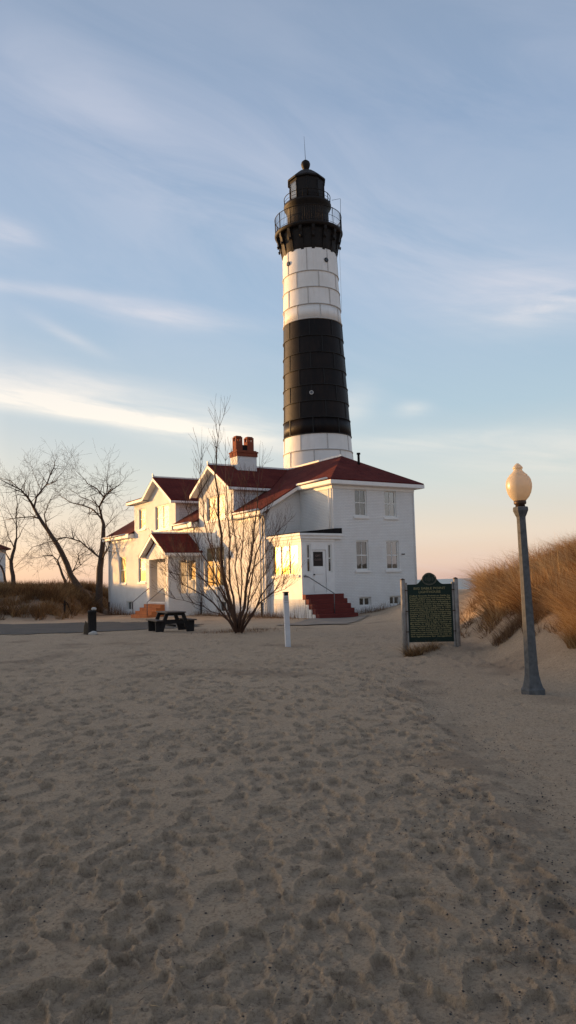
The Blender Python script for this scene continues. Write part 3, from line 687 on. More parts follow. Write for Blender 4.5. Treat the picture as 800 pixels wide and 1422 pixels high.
d = MB(); d.tube([(-.09, .25, 4.3), (-.09, .25, 6.6)], .035, 6); d.build('downpipe', M_['trim'], H)
d = MB(); d.tube([(5.62, -.07, 0.), (5.62, -.07, 6.5)], .03, 6); d.build('downpipe', M_['trim'], H)
# windows of the shaded end wall
for i, (a, b, c, d_) in enumerate(wr):
    if i < 4: window(H, PB(0), a, b, c, d_, 1, True, 'glass', 'curtain', .08, 1)
    else: window(H, PB(0), a, b, c, d_, 2, False, 'glass', None, .14, 0, sill=False)
window(H, PA(AW), *wa[0], 1, True, 'glass_west', 'blind'); window(H, PA(AW), *wa[1], 1, True, 'glass_west', 'blind')
window(H, PA(AW), *wa[2], 2, False, 'glass', None, sill=False); window(H, PA(AW), *wa[3], 2, True, 'glass_west', 'blind')
window(H, PA(AW), *wa[4], 1, True, 'glass_west', 'blind'); window(H, PA(AW), *wa[5], 2, False, 'glass', None, sill=False)
window(H, PA(AW), 8.0, 10.5, 5.6, 7.1, 2, True, 'glass_west', 'blind')
window(H, PA(AW), 21.0, 22.3, 5.9, 7.45, 1, True, 'glass_west', 'blind'); window(H, PA(AW), 16.55, 19.05, 5.6, 7.35, 2, True, 'glass_west', 'blind')
v = MB(); v.box(4.62, 4.86, -.03, -.001, 3.02, 3.07); v.build('wall_vent', M_['dark'], H)
v = MB(); v.tube([(3.35, 2.0, 8.2), (3.35, 2.0, 8.95)], .07, 8); v.tube([(3.35, 2.0, 8.95), (3.35, 2.0, 9.05)], .11, 8); v.build('roof_vent', M_['dark'], H)
# chimney
c = MB(); c.box(-1.05, .35, 8.75, 9.65, 8.6, 9.62); ch = c.build('chimney', M_['brick'], H)
c = MB(); c.box(-1.10, .40, 8.70, 9.70, 9.621, 9.86); c.box(-1.14, .44, 8.66, 9.74, 9.861, 9.95); c.box(-1.05, .35, 8.75, 9.65, 9.951, 10.02); c.build('brick_cap', M_['redbrick'], ch)
for a in (-1.0, -.18):
    c = MB(); x0, x1 = a, a+.47; y0, y1 = 8.98, 9.45
    c.box(x0, x1, y0, y1, 10.021, 10.62)
    for (q, w) in ((x0, .12), (x1-.12, .12)):
        c.box(q, q+w, y0, y0+.12, 10.621, 10.84); c.box(q, q+w, y1-.12, y1, 10.621, 10.84)
    c.box(x0+.0, x1-.0, y0, y1, 10.841, 10.90); c.box(x0+.05, x1-.05, y0+.05, y1-.05, 10.901, 10.97)
    c.build('chimney_pot', M_['redbrick'], ch)
c = MB(); c.box(-.53, -.18, 9.02, 9.4, 10.021, 10.40); c.build('flue', M_['dark'], ch)

# ---- right porch (flat roof, door, brick steps)
AP = -2.10
pw = MB()
wall(pw, PA(AP), 0, BE-.01, .72, 3.78, .14, [(.32, 3.02, 1.98, 3.62)])
wall(pw, PB(0), AP+.14, -.003, .9, 3.78, .14, [(-1.80, -1.50, 2.08, 3.6), (-1.44, -.54, .97, 3.28), (-.45, -.16, 2.08, 3.6)])
P_ = pw.build('porch_wall', M_['trim'], H)
fb = MB(); wall(fb, PA(AP-.02), -.02, BE-.02, -.6, .72, .25); fb.box(AP+.23, -.01, .0, .2, -.5, .9); fb.build('porch_base', M_['brick'], H)
fl = MB(); fl.box(AP+.1, -.02, .15, BE-.02, .80, .94); fl.build('porch_floor', M_['wood'], H)
ln_ = MB(); ln_.box(-.03, -.012, .16, 3.2, .95, 3.7); ln_.box(AP+.16, -.05, 3.19, 3.21, .95, 3.7); ln_.box(AP+.15, -.05, .16, 3.18, 3.70, 3.72); ln_.split('porch_lining', mat('varnished_lining', (.30, .15, .07), .6, (.22, .11, .05), 4), H)
cn = MB(); cn.box(AP-.22, .48, -.22, BE-.02, 4.02, 4.14); cn.box(AP-.14, .40, -.14, BE-.02, 3.86, 4.02); cn.box(AP-.04, .02, -.04, -.004, 3.72, 3.86); cn.box(AP-.04, AP-.004, -.003, BE-.02, 3.72, 3.86)
cn.split('porch_cornice', M_['trim'], H)
rf = MB(); rf.prism([(AP-.16, -.16, 4.141), (.42, -.16, 4.141), (.42, -.16, 4.44), (-.02, -.16, 4.42), (AP-.16, -.16, 4.20)], (0, BE+.12, 0)); rf.build('porch_roof', M_['dark'], H)
window(H, PA(AP), .32, 3.02, 1.98, 3.62, 3, False, 'glass_porch', None, .05, 0)
for (a, b) in ((-1.80, -1.50), (-.45, -.16)): window(H, PB(0), a, b, 2.08, 3.6, 1, True, 'glass', None, .05, 0, sill=False)
d = MB(); P0 = PB(0)
wall(d, lambda s, q, z: (s, .05-q, z), -1.43, -.55, .975, 3.27, .05, [(-1.34, -.72, 2.42, 3.18)])
for z0, z1 in ((1.08, 1.45), (1.55, 1.92), (2.0, 2.3)): d.box(-1.33, -.68, .02, .049, z0, z1)
dr = d.build('door', M_['trim'], H)
d = MB(); d.box(-1.335, -.725, .06, .075, 2.425, 3.175); d.build('pane', mat('door_notice', (.014, .008, .008), .3), dr)
d = MB(); d.tube([(-1.33, .045, 1.98), (-1.33, -.04, 1.98)], .035, 8); d.build('knob', M_['iron'], dr)
def text_obj(name, body, size, m, width=None, extrude=.004, bold=0.):
    cu = bpy.data.curves.new(name, 'FONT'); cu.body = body; cu.size = size; cu.extrude = extrude; cu.offset = bold; cu.resolution_u = 2
    cu.align_x = 'CENTER'; t = bpy.data.objects.new(name, cu); me = bpy.data.meshes.new_from_object(t); bpy.data.objects.remove(t)
    if width:
        xs = [v_.co.x for v_ in me.vertices]; k = width/(max(xs)-min(xs)); cx = (max(xs)+min(xs))/2
        for v_ in me.vertices: v_.co.x = (v_.co.x-cx)*k
    me.materials.clear(); me.materials.append(m); return me
def join_text(lines, name, m, parent, frame):
    """lines: (body, size, width, x, z); frame maps (x, z, depth) to parent coordinates"""
    vs = []; fs = []
    for body, size, width, x, z, b in lines:
        me = text_obj('lettering', body, size, m, width, .003, b); k = len(vs)
        vs += [frame(v_.co.x+x, v_.co.y+z, v_.co.z) for v_ in me.vertices]; fs += [tuple(i+k for i in p.vertices) for p in me.polygons]
        bpy.data.meshes.remove(me)
    me = bpy.data.meshes.new(name); me.from_pydata(vs, [], fs); me.materials.append(m); o = bpy.data.objects.new(name, me); COL.objects.link(o); o.parent = parent; return o
join_text([('GIFT', .15, .34, -1.03, 2.92, 0), ('CLOSED', .13, .44, -1.03, 2.72, 0)], 'lettering', mat('notice_letters', (.20, .13, .12), .6), dr, lambda x, z, d_: (x, .056-d_, z))
st = MB(); nst = 5; hs = .246; tdp = .30
for i in range(nst):
    z1 = .96-.246*i; b0 = -tdp*i if i else 0.
    z0 = z1-.246 if i < 4 else -.75
    st.box(AP+.16, .34, -tdp*i-.02 if i else -.02-.0, -.024 if i == 0 else -.022, z1-.246, z1) if False else None
for i in range(1, 6):
    z1 = .96-hs*(i-1); st.box(AP-.0, .32, -tdp*i, -tdp*(i-1)-.021 if i == 1 else -tdp*(i-1), z1-hs if i < 5 else -.8, z1-.0)
so = st.build('steps', M_['steps'], H)
ck = MB()
for i in range(1, 5): ck.box(AP+.02, .30, -tdp*i+.002, -.021, .96-hs*(i+1)+.0, .96-hs*i-.001)
ck.build('step_core', M_['redbrick'], so)
ck = MB()
poly = [(AP-.03, -.02, .70)]
for i in range(1, 6): poly += [(AP-.03, -tdp*i+.02, .96-hs*i-.02+.0), (AP-.03, -tdp*i+.02, .96-hs*(i+1)-.02)] if i < 5 else []
poly += [(AP-.03, -tdp*5+.25, -.75), (AP-.03, -.02, -.75)]
ck.prism(poly, (.028, 0, 0)); ck.build('step_cheek', M_['brick'], so)
hr = MB(); hr.tube([(-1.95, -.05, 1.95), (-1.85, -.25, 1.86), (-.98, -1.25, 1.0), (-.98, -1.25, -.2)], .026, 7); hr.tube([(-1.85, -.25, 1.86), (-1.98, -.02, 1.9)], .03, 6)
hr.build('handrail', M_['rail'], H)

# ---- left porch (gabled, open front)
AF = -4.6; B0, B1 = 11.55, 15.2; BM = 13.37
lp = MB()
wall(lp, PA(AF), B0, B1, .50, 3.55, .15, [(11.98, 14.72, .52, 3.32)])
for P, in ((PB(B0),), (PB(B1, -1),)):
    wall(lp, P, AF+.15, AW-.004, -.7, 3.55, .15, [(-3.95, -2.62, 1.0, 3.25)])
lp.prism([(AF, B0, 3.55), (AF, B1, 3.55), (AF, BM, 4.62)], (.15, 0, 0))
lp.box(AF, AF+.15, B0, B1, -.8, .5)
lp.build('porch_wall', M_['brick'], H)
fl = MB(); fl.box(AF+.16, AW-.005, B0+.16, B1-.16, .36, .46); fl.box(AF-.06, AF+.14, 12.0, 14.7, .501, .56); fl.build('porch_floor', M_['trim'], H)
hw = MB(); hw.box(AF+.55, AF+.62, 12.0, 13.35, .47, 1.45); hw.build('low_panel', M_['trim'], H)
window(H, PB(B0), -3.95, -2.62, 1.0, 3.25, 2, False, 'clear', None, .05, 0); window(H, PB(B1, -1), -3.95, -2.62, 1.0, 3.25, 2, False, 'clear', None, .05, 0)
zq = 5.02; s3 = .60
r_ = MB()
for sg in (-1, 1): slab(r_, [(-4.97, BM, zq), (-4.97, BM+sg*2.2, zq-s3*2.2), (AW-.004, BM+sg*2.2, zq-s3*2.2), (AW-.004, BM, zq)], .07)
r_.build('porch_roof', M_['shingle'], H)
tr = MB()
for sg in (-1, 1):
    strip((-4.99, BM, zq+e), (-4.99, BM+sg*2.2, zq-s3*2.2+e), .20, (.05, 0, 0))
    tr.prism([(-4.94, BM, zq-.2), (-4.94, BM+sg*2.2, zq-s3*2.2-.2), (AF-.003, BM+sg*2.2, zq-s3*2.2-.2), (AF-.003, BM, zq-.2)], (0, 0, .035))
    strip((-4.93, BM+sg*2.21, zq-s3*2.2+e), (AW-.01, BM+sg*2.21, zq-s3*2.2+e), .14, (0, -.04*sg, 0))
    y0, y1 = sorted((BM+sg*2.17, BM+sg*1.84)); tr.box(-4.9, AW-.01, y0, y1, 3.42, 3.47)
tr.box(-5.0, AW-.01, BM-.06, BM+.06, zq-.02, zq+.07); tr.prism([(-5.0, BM-.06, zq+.06), (-4.86, BM-.06, zq+.06), (-5.0, BM-.06, zq+.24)], (0, .12, 0))
tr.split('eaves_board', M_['trim'], H)
st = MB()
for i in range(1, 5):
    z1 = .42-.215*(i-1); st.box(AF-.30*i, AF-.30*(i-1)-.001, 12.15, 14.95, -.95, z1)
st.build('steps', M_['orange_steps'], H)
for b in (12.3, 14.8):
    h_ = MB(); h_.tube([(AF-.05, b, 1.42), (AF-1.12, b, .58), (AF-1.12, b, -.5)], .026, 7); h_.tube([(AF-.05, b, 1.42), (AF-.01, b, 1.42)], .03, 6); h_.build('handrail', M_['rail'], H)

# ------------------------------------------------------------------ lighthouse tower
T = empty('lighthouse_tower', (2.52, 57.0, -.3), 0, 'tall banded black and white iron plated lighthouse with a black lantern gallery', 'lighthouse')
T.rotation_euler = (0, R(-.83), 0)
def rad(z):
    return float(np.interp(z, [0, 10.5, 21.4, 26.0, 27.2], [3.05, 2.61, 2.21, 2.08, 2.06]))
seams = [24.84, 23.59, 22.29, 21.17, 19.88, 18.62, 17.39, 16.18, 14.98, 13.76, 12.58, 11.38, 10.15, 8.9, 7.65, 6.4, 5.15, 3.9, 2.65, 1.4, 0]
for name, a, b, mt in (('upper_white_band', 27.5, 21.17, 'white_plate'), ('black_band', 21.17, 12.58, 'black_plate'), ('lower_white_band', 12.58, -1., 'white_plate')):
    s = MB(); zs = [a]+[z for z in seams if b < z < a]+[b]
    for i in range(len(zs)-1):
        z1, z0 = zs[i], zs[i+1]; s.lathe([(rad(z0)+.0, z0), (rad(z1)+.0-.012, z1)], 96, caps=(i == len(zs)-2))
    wh = mt == 'white_plate'; f = s; f.m = 1
    for i, z in enumerate(seams):
        if not (b-.01 <= z < a-.01): continue
        f.lathe([(rad(z)-.05, z-.045), (rad(z)+.05, z-.04), (rad(z)+.055, z+.0), (rad(z)+.02, z+.03), (rad(z)-.05, z+.035)], 96, caps=False)
    for i, z in enumerate([26.64]+seams[:-1]):
        zt, zb = z, seams[i]
        if not (b-.01 <= zb and zt <= a+.01): continue
        off = 22.5 if i % 2 else 0
        for k in range(8):
            an = R(-90-8.5+off+45*k); ca, sa = math.cos(an), math.sin(an)
            for (z0, z1) in ((zb+.035, zt-.045),):
                r0, r1 = rad(z0), rad(z1); w = .035
                vs = []
                for (r, z_) in ((r0, z0), (r1, z1)):
                    for dr_, dw in ((-.03, -w), (.028, -w), (.028, w), (-.03, w)):
                        vs.append(((r+dr_)*ca-dw*sa, (r+dr_)*sa+dw*ca, z_))
                f.add(vs, [(0, 1, 5, 4), (1, 2, 6, 5), (2, 3, 7, 6), (4, 5, 6, 7), (0, 3, 2, 1)])
    f.build(name, [M_[mt], M_['seam_white' if wh else 'seam_black']], T)
def port(parent, deg, z, r, m1):
    a = R(-90+deg); c = Vector((math.cos(a), math.sin(a), 0)); p = c*(rad(z)-.02)+Vector((0, 0, z))
    q = MB(); q.tube([p, p+c*.09], r, 20); o = q.build('porthole', M_['iron'] if m1 == 'dark' else M_['seam_white'], parent)
    q = MB(); q.tube([p+c*.085, p+c*.096], r*.68, 20); q.build('pane', M_['glass'] if m1 == 'dark' else mat('port_glass', (.10, .11, .13), .2), o)
for d_ in (-52, 33, 128, -142): port(T, d_, 25.7, .17, 'dark')
port(T, -9, 15.55, .15, 'light')
# gallery
s = MB(); s.lathe([(2.085, 26.60), (2.10, 26.62), (2.12, 26.9), (2.16, 27.15), (2.16, 27.35), (2.25, 27.9), (2.3, 28.2)], 64); s.build('corbel_ring', M_['iron'], T)
for k in range(16):
    a = R(22.5*k+6); c = Vector((math.cos(a), math.sin(a), 0)); t = Vector((-c.y, c.x, 0))
    q = MB(); prof = [(2.06, 28.2), (2.52, 28.2), (2.50, 27.95), (2.40, 27.72), (2.38, 27.48), (2.26, 27.30), (2.19, 26.9), (2.08, 26.5)]
    q.prism([c*r+Vector((0, 0, z))-t*.11 for r, z in prof], t*.22); q.tube([c*2.40+Vector((0, 0, 27.5)), c*2.40+Vector((0, 0, 27.32))], [.10, .05], 8); q.build('bracket', M_['iron'], T)
s = MB(); s.lathe([(1.2, 28.2), (2.50, 28.2), (2.56, 28.24), (2.62, 28.36), (2.62, 28.44), (2.55, 28.48), (1.2, 28.48)], 72); s.build('gallery_deck', M_['iron'], T)
def railing(r, z, h, n, posts, parent=T, bal=True):
    q = MB()
    for zz, w in ((z+h, .028), (z+h*.5, .014), (z+.1, .014)):
        ring = [(r*math.cos(2*math.pi*i/72), r*math.sin(2*math.pi*i/72), zz) for i in range(73)]; q.tube(ring, w, 5, False)
    for i in range(posts):
        a = 2*math.pi*i/posts+.1; q.tube([(r*math.cos(a), r*math.sin(a), z), (r*math.cos(a), r*math.sin(a), z+h+.04)], .030, 5)
    if bal:
        for i in range(n):
            a = 2*math.pi*i/n; q.tube([(r*math.cos(a), r*math.sin(a), z), (r*math.cos(a), r*math.sin(a), z+h)], .010, 4)
    return q.build('railing', M_['iron'], parent)
railing(2.56, 28.46, 1.22, 96, 14)
s = MB(); s.lathe([(1.62, 28.4), (1.62, 28.75), (1.60, 28.8), (1.60, 30.2), (1.66, 30.3), (1.78, 30.5), (1.83, 30.6), (1.83, 30.72), (1.1, 30.73)], 64); s.build('watch_room', M_['iron'], T)
railing(1.78, 30.7, .62, 0, 10, T, False)
# lantern: ten sides
def deca(r, z, a0=R(-90)): return [(r*math.cos(a0+R(36*k)), r*math.sin(a0+R(36*k)), z) for k in range(10)]
s = MB(); RL = 1.36
lo, hi = deca(RL, 30.72), deca(RL, 31.0)
s.add(lo+hi, [(k, (k+1) % 10, 10+(k+1) % 10, 10+k) for k in range(10)])
lo, hi = deca(RL, 32.35), deca(RL, 32.62); s.add(lo+hi, [(k, (k+1) % 10, 10+(k+1) % 10, 10+k) for k in range(10)])
lo, hi = deca(RL, 31.0), deca(RL, 32.35)
gl = (5, 6, 7, 8)
for k in range(10):
    a = R(-90+36*k); s.tube([lo[k], hi[k]], .055, 6)
    if k not in (8, 5, 6, 7): s.add([lo[k], lo[(k+1) % 10], hi[(k+1) % 10], hi[k]], [(0, 1, 2, 3)])
s.add(deca(RL, 30.74), [tuple(range(10))]); s.lathe([(.22, 30.8), (.22, 31.2), (.3, 31.3), (.3, 31.9), (.1, 32.2)], 12, .5, .1)
ln = s.build('lantern_room', M_['iron'], T)
q = MB()
for k in (5, 6, 7, 8): q.add([lo[k], lo[(k+1) % 10], hi[(k+1) % 10], hi[k]], [(0, 1, 2, 3)])
q.build('lantern_glass', M_['clear'], ln)
q = MB(); lo2, hi2 = deca(RL-.09, 30.9), deca(RL-.09, 32.5); A_, B_ = Vector(lo2[8]), Vector(lo2[9])
for i in range(12):
    t0, t1 = i/12, (i+1)/12; w0, w1 = (.02 if i % 2 else 0), (0 if i % 2 else .02); nn = Vector((-.81, -.59, 0))
    p0, p1 = A_.lerp(B_, t0)+nn*w0, A_.lerp(B_, t1)+nn*w1; q.add([p0, p1, p1+Vector((0, 0, 1.6)), p0+Vector((0, 0, 1.6))], [(0, 1, 2, 3)])
q.build('added_lantern_curtain', mat('added_pale_curtain', (.72, .70, .66), .8), ln)  # curtain added behind the pane to catch sun and brighten it
s = MB(); prof = [(1.36, 32.62), (1.50, 32.60), (1.52, 32.68), (1.46, 32.78), (1.0, 33.18), (.62, 33.48), (.38, 33.62), (.26, 33.66)]
s.lathe(prof, 10, a0=R(-90), smooth=False); s.build('lantern_roof', M_['iron'], T)
s = MB(); s.lathe([(.24, 33.6), (.22, 33.8), (.27, 33.86), (.34, 34.05), (.36, 34.2), (.31, 34.36), (.18, 34.48), (.05, 34.54)], 20); s.build('ventilator_ball', M_['iron'], T)
s = MB(); s.tube([(0, 0, 34.5), (-.01, 0, 35.4), (-.03, 0, 36.5)], [.022, .016, .008], 5); s.build('lightning_rod', M_['iron'], T)
s = MB(); s.tube([(1.85, -.6, 30.9), (2.45, -.6, 31.0), (2.52, -.6, 31.0), (2.48, -.6, 29.7)], .014, 4); s.build('conduit', M_['iron'], T)
s = MB(); s.tube([(2.30, -.3, 27.5), (rad(22)+.06, -.3, 22.3)], .009, 4); s.build('cable', M_['seam_white'], T)

# ------------------------------------------------------------------ lamp post
L = empty('lamp_post', (3.41, 11.1, gz(3.41, 11.1)+.01), 0, 'leaning grey concrete lamp post topped by a cream acorn globe on the sand', 'lamp post')
L.rotation_euler = (0, R(-1.0), R(10))
q = MB(); prof = [(.175, -.15), (.172, .02), (.150, .045), (.128, .11), (.105, .22), (.096, .34), (.088, .7), (.074, 1.6), (.066, 2.44), (.068, 2.47), (.085, 2.50), (.104, 2.545), (.112, 2.56), (.112, 2.60), (.104, 2.615), (.07, 2.62)]
q.lathe(prof, 8, smooth=False); q.build('pole', M_['concrete'], L)
q = MB(); q.lathe([(.068, 2.62), (.068, 2.65), (.082, 2.655), (.088, 2.665), (.088, 2.705), (.075, 2.71)], 24); q.build('collar', M_['metal_dark'], L)
for k in range(6):
    a = k*math.pi/3; q.tube([(.08*math.cos(a), .08*math.sin(a), 2.685), (.105*math.cos(a), .105*math.sin(a), 2.685)], .008, 5)
q = MB(); q.lathe([(.078, 2.70), (.10, 2.72), (.135, 2.76), (.165, 2.82), (.182, 2.89), (.184, 2.95), (.172, 3.01), (.150, 3.052), (.128, 3.07), (.130, 3.082), (.105, 3.10), (.08, 3.125), (.062, 3.15), (.058, 3.165), (.070, 3.175), (.072, 3.19), (.058, 3.21), (.035, 3.235), (.018, 3.25), (.004, 3.255)], 40)
q.build('globe', M_['globe'], L)
q = MB(); q.tube([(0, 0, 2.70), (0, 0, 2.78)], .03, 8); q.build('bulb_socket', M_['metal_dark'], L)

# ------------------------------------------------------------------ historical marker sign
SG = empty('historical_marker', (3.10, 17.2, 0), R(-2), 'dark green historical marker with gold lettering between two grey wooden posts', 'sign')
q = MB(); w = .49; zb, zt = .22, 1.49; top = []
for i in range(33):
    x = -w+2*w*i/32; ax = abs(x)
    z = zt if ax > .30 else zt+.225*(.5+.5*math.cos(math.pi*min(1, max(0, (ax-.03)/.27))))
    if ax < .12: z = max(z, 1.60+math.sqrt(max(0, .145**2-x*x)))
    top.append((x, -.03, z))
q.prism([(w, -.03, zb), (-w, -.03, zb)]+top, (0, .06, 0)) if False else q.prism([(-w, -.03, zb)]+top+[(w, -.03, zb)], (0, .06, 0))
pq = q.build('plaque', M_['green'], SG)
q = MB()
for x0, x1, z0, z1 in ((-w, w, zb, zb+.018), (-w, -w+.018, zb+.018, zt), (w-.018, w, zb+.018, zt)): q.box(x0, x1, -.040, -.0302, z0, z1)
q.build('plaque_rim', M_['green'], pq)
q = MB(); ring = [(.155*math.cos(t), -.035, 1.60+.125*math.sin(t)) for t in np.linspace(0, 2*math.pi, 41)]; q.tube(ring, .010, 6, False)
q.tube([(.135*math.cos(t), -.032, 1.60+.105*math.sin(t)) for t in np.linspace(0, 2*math.pi, 41)], .004, 5, False); em = q.build('emblem_ring', mat('emblem_metal', (.10, .10, .075), .5), pq)
q = MB(); q.prism([(-.05, -.03, 1.64), (.05, -.03, 1.64), (.048, -.03, 1.58), (0, -.03, 1.535), (-.048, -.03, 1.58)], (0, -.008, 0))
for sg in (-1, 1):
    q.prism([(sg*.058, -.03, 1.55), (sg*.10, -.03, 1.57), (sg*.098, -.03, 1.63), (sg*.072, -.03, 1.665), (sg*.062, -.03, 1.62)], (0, -.007, 0))
q.prism([(-.03, -.03, 1.65), (.03, -.03, 1.65), (.02, -.03, 1.69), (-.02, -.03, 1.69)], (0, -.008, 0)); q.prism([(-.07, -.03, 1.522), (.07, -.03, 1.522), (.06, -.03, 1.508), (-.06, -.03, 1.508)], (0, -.006, 0)); q.build('emblem', mat('emblem_relief', (.035, .042, .032), .5), em)
body = ["Called Grande Pointe au Sable by", "French explorers and traders, Big", "Sable Point was an important", "landmark for mariners traveling a", "treacherous stretch of Lake Michigan",
        "shoreline between Big Sable Point", "and present-day Ludington. In 1855", "twelve ships wrecked in that area.", "Commerce linked to the burgeoning", "lumber industry required that Big",
        "Sable Point be suitably lighted.", "State senator Charles Mears pressed", "the legislature to ask the federal", "government for a light station at", "Big Sable. In 1866 the U.S. Congress",
        "appropriated $35,000 for a light-", "house, which was built the following", "year. As the lumbering era waned,", "steamers carrying coal, foodstuffs,", "and tourists continued to rely on", "the lighthouse for navigation."]
lines = [('BIG SABLE POINT', .072, .70, 0, 1.375, .001), ('LIGHTHOUSE', .072, .48, 0, 1.295, .001)]
for i, t in enumerate(body): lines.append((t, .044, .90, 0, 1.222-.0445*i, .0012))
join_text(lines, 'lettering', M_['gold'], pq, lambda x, z, d_: (x, -.032-d_, z))
def sign_post(x, zb, zt, nm='post'):
    q = MB(); sg = -1 if x < 0 else 1
    q.lathe([(.054, zb), (.054, zt-.02), (.042, zt)], 10, x, .0); o = q.build('post', M_['wood'], SG)
    q = MB(); q.lathe([(.058, zt-.005), (.05, zt+.012), (.01, zt+.03)], 10, x, 0.); q.build('post_cap', M_['metal_dark'], o)
    q = MB(); xi = x-sg*.076; q.box(xi-.016, xi+.016, -.04, .04, zb, zt-.07); o2 = q.build('batten', M_['wood'], SG)
    q = MB()
    for z in (.45, .9, 1.36): q.tube([(x-sg*.10, -.045, z), (x-sg*.04, -.045, z)], .012, 5)
    q.split('bolt', M_['metal_dark'], o2)
sign_post(-.585, -.4, 1.60); sign_post(.585, -.4, 1.60)

# ------------------------------------------------------------------ picnic table
pt = on_ground(232, 878)
PT = empty('picnic_table', (pt.x, pt.y+.9, gz(pt.x, pt.y+.9)), R(24), 'black picnic table with attached benches standing before the left porch', 'picnic table')
q = MB(); [q.box(-.40+.20*i, -.40+.20*i+.19, -.92, .92, .73, .775) for i in range(4)]; q.build('table_top', M_['board_top'], PT)
for sg in (-1, 1):
    q = MB(); x = sg*.70; q.box(x-.145, x-.005, -.92, .92, .43, .475); q.box(x+.005, x+.145, -.92, .92, .43, .475); q.build('bench', M_['board_top'], PT)
for y in (-.62, .62):
    for sg in (-1, 1):
        q = MB(); q.prism([(sg*.26, y-.05, .728), (sg*.40, y-.05, .728), (sg*.70, y-.05, .0), (sg*.50, y-.05, .0)], (0, .1, 0)); q.prism([(sg*.58, y-.055, .428), (sg*.82, y-.055, .428), (sg*.80, y-.055, .0), (sg*.62, y-.055, .0)], (0, .11, 0)); q.build('leg', M_['black_plastic'], PT)
    q = MB(); q.box(-.80, .80, y-.065, y-.052, .32, .428); q.box(-.40, .40, y-.065, y-.052, .63, .728); q.build('cross_beam', M_['black_plastic'], PT)
q = MB(); q.box(-.05, .05, -.6, .6, .20, .28); q.build('stretcher', M_['black_plastic'], PT)

PT.scale = (.86, .86, .92)
# ------------------------------------------------------------------ small posts
p = on_ground(400, 898)
WP = empty('marker_post', (p.x, p.y, gz(p.x, p.y)), 0, 'slim white square post with a dark cap standing alone in the sand', 'post'); WP.rotation_euler = (0, R(-1.2), R(12))
q = MB(); q.box(-.062, .062, -.062, .062, -.2, 1.36); q.build('post', M_['pvc'], WP)
q = MB(); q.box(-.070, .070, -.070, .070, 1.361, 1.385); q.box(-.05, .05, -.068, -.062, 1.29, 1.36); q.build('cap', M_['iron'], WP)
q = MB(); q.box(-.064, .064, -.066, -.0622, 1.10, 1.12); q.box(-.05, .05, -.066, -.0622, 1.15, 1.26); q.build('decal', mat('faded_decal', (.42, .42, .42), .6), WP)

p = on_ground(128, 881)
BP = empty('ash_bin', (p.x, p.y, gz(p.x, p.y)), R(8), 'short black upright bin with a white stone at its foot beside the asphalt', 'bin')
q = MB(); q.lathe([(.15, -.05), (.155, .0), (.15, .02), (.145, .76), (.155, .765), (.155, .80), (.12, .815)], 12); q.build('body', M_['black_plastic'], BP)
q = MB(); q.lathe([(.05, .815), (.085, .84), (.09, .88), (.05, .915), (.01, .92)], 12, .06, 0); q.build('top_stone', M_['stone'], BP)
def rock(name, loc, s, m, label, cat):
    q = MB(); n = 9
    prof = [(.7, -.3), (1, 0.), (.95, .3), (.6, .6), (.2, .72)]
    q.lathe([(r*s, z*s) for r, z in prof], n); q.v = [(x*(1+.3*random.uniform(-1, 1)), y*.7*(1+.3*random.uniform(-1, 1)), z) for x, y, z in q.v]
    o = q.build(name, m); o.location = loc; tag(o, label, cat)
rock('white_stone', (p.x+.10, p.y-.22, gz(p.x, p.y)+.02), .15, M_['stone'], 'white stone lying against the foot of the short black bin', 'stone')
q = MB(); q.prism([(-.08, 0, -.05), (.09, 0, -.05), (.07, 0, .36), (.0, 0, .47), (-.06, 0, .26)], (0, .06, 0)); o = q.build('broken_board', mat('old_board', (.16, .12, .08), .9, (.09, .07, .05), 12, .4, 30)); o.location = (p.x-.23, p.y+.05, gz(p.x-.23, p.y)); o.rotation_euler = (R(-8), 0, R(20))
tag(o, 'weathered brown board leaning against the left side of the short black bin', 'board')
p = on_ground(90, 858)
WPm = empty('water_pump', (p.x, p.y, gz(p.x, p.y)), 0, 'thin black water pump with a slanted handle before the grassy dune', 'pump')
q = MB(); q.tube([(0, 0, -.2), (0, 0, .85)], .07, 8); q.tube([(0, 0, .85), (0, 0, 1.0)], .10, 8); q.tube([(0, 0, 1.0), (0, 0, 1.22)], .05, 8); q.build('standpipe', M_['iron'], WPm)
q = MB(); q.tube([(0, 0, 1.1), (.12, 0, 1.08), (.48, 0, .30)], .03, 6); q.build('handle', M_['iron'], WPm)
p = hp(-3.1, 30.2); q = MB(); q.lathe([(.5, 0.), (.52, .12), (.4, .25), (.1, .30)], 14); o = q.build('utility_cover', M_['iron']); o.location = (p.x, p.y, gz(p.x, p.y)-.0); o.scale = (1, .6, 1); tag(o, 'low black domed cover on the ground at the left corner of the house', 'cover')

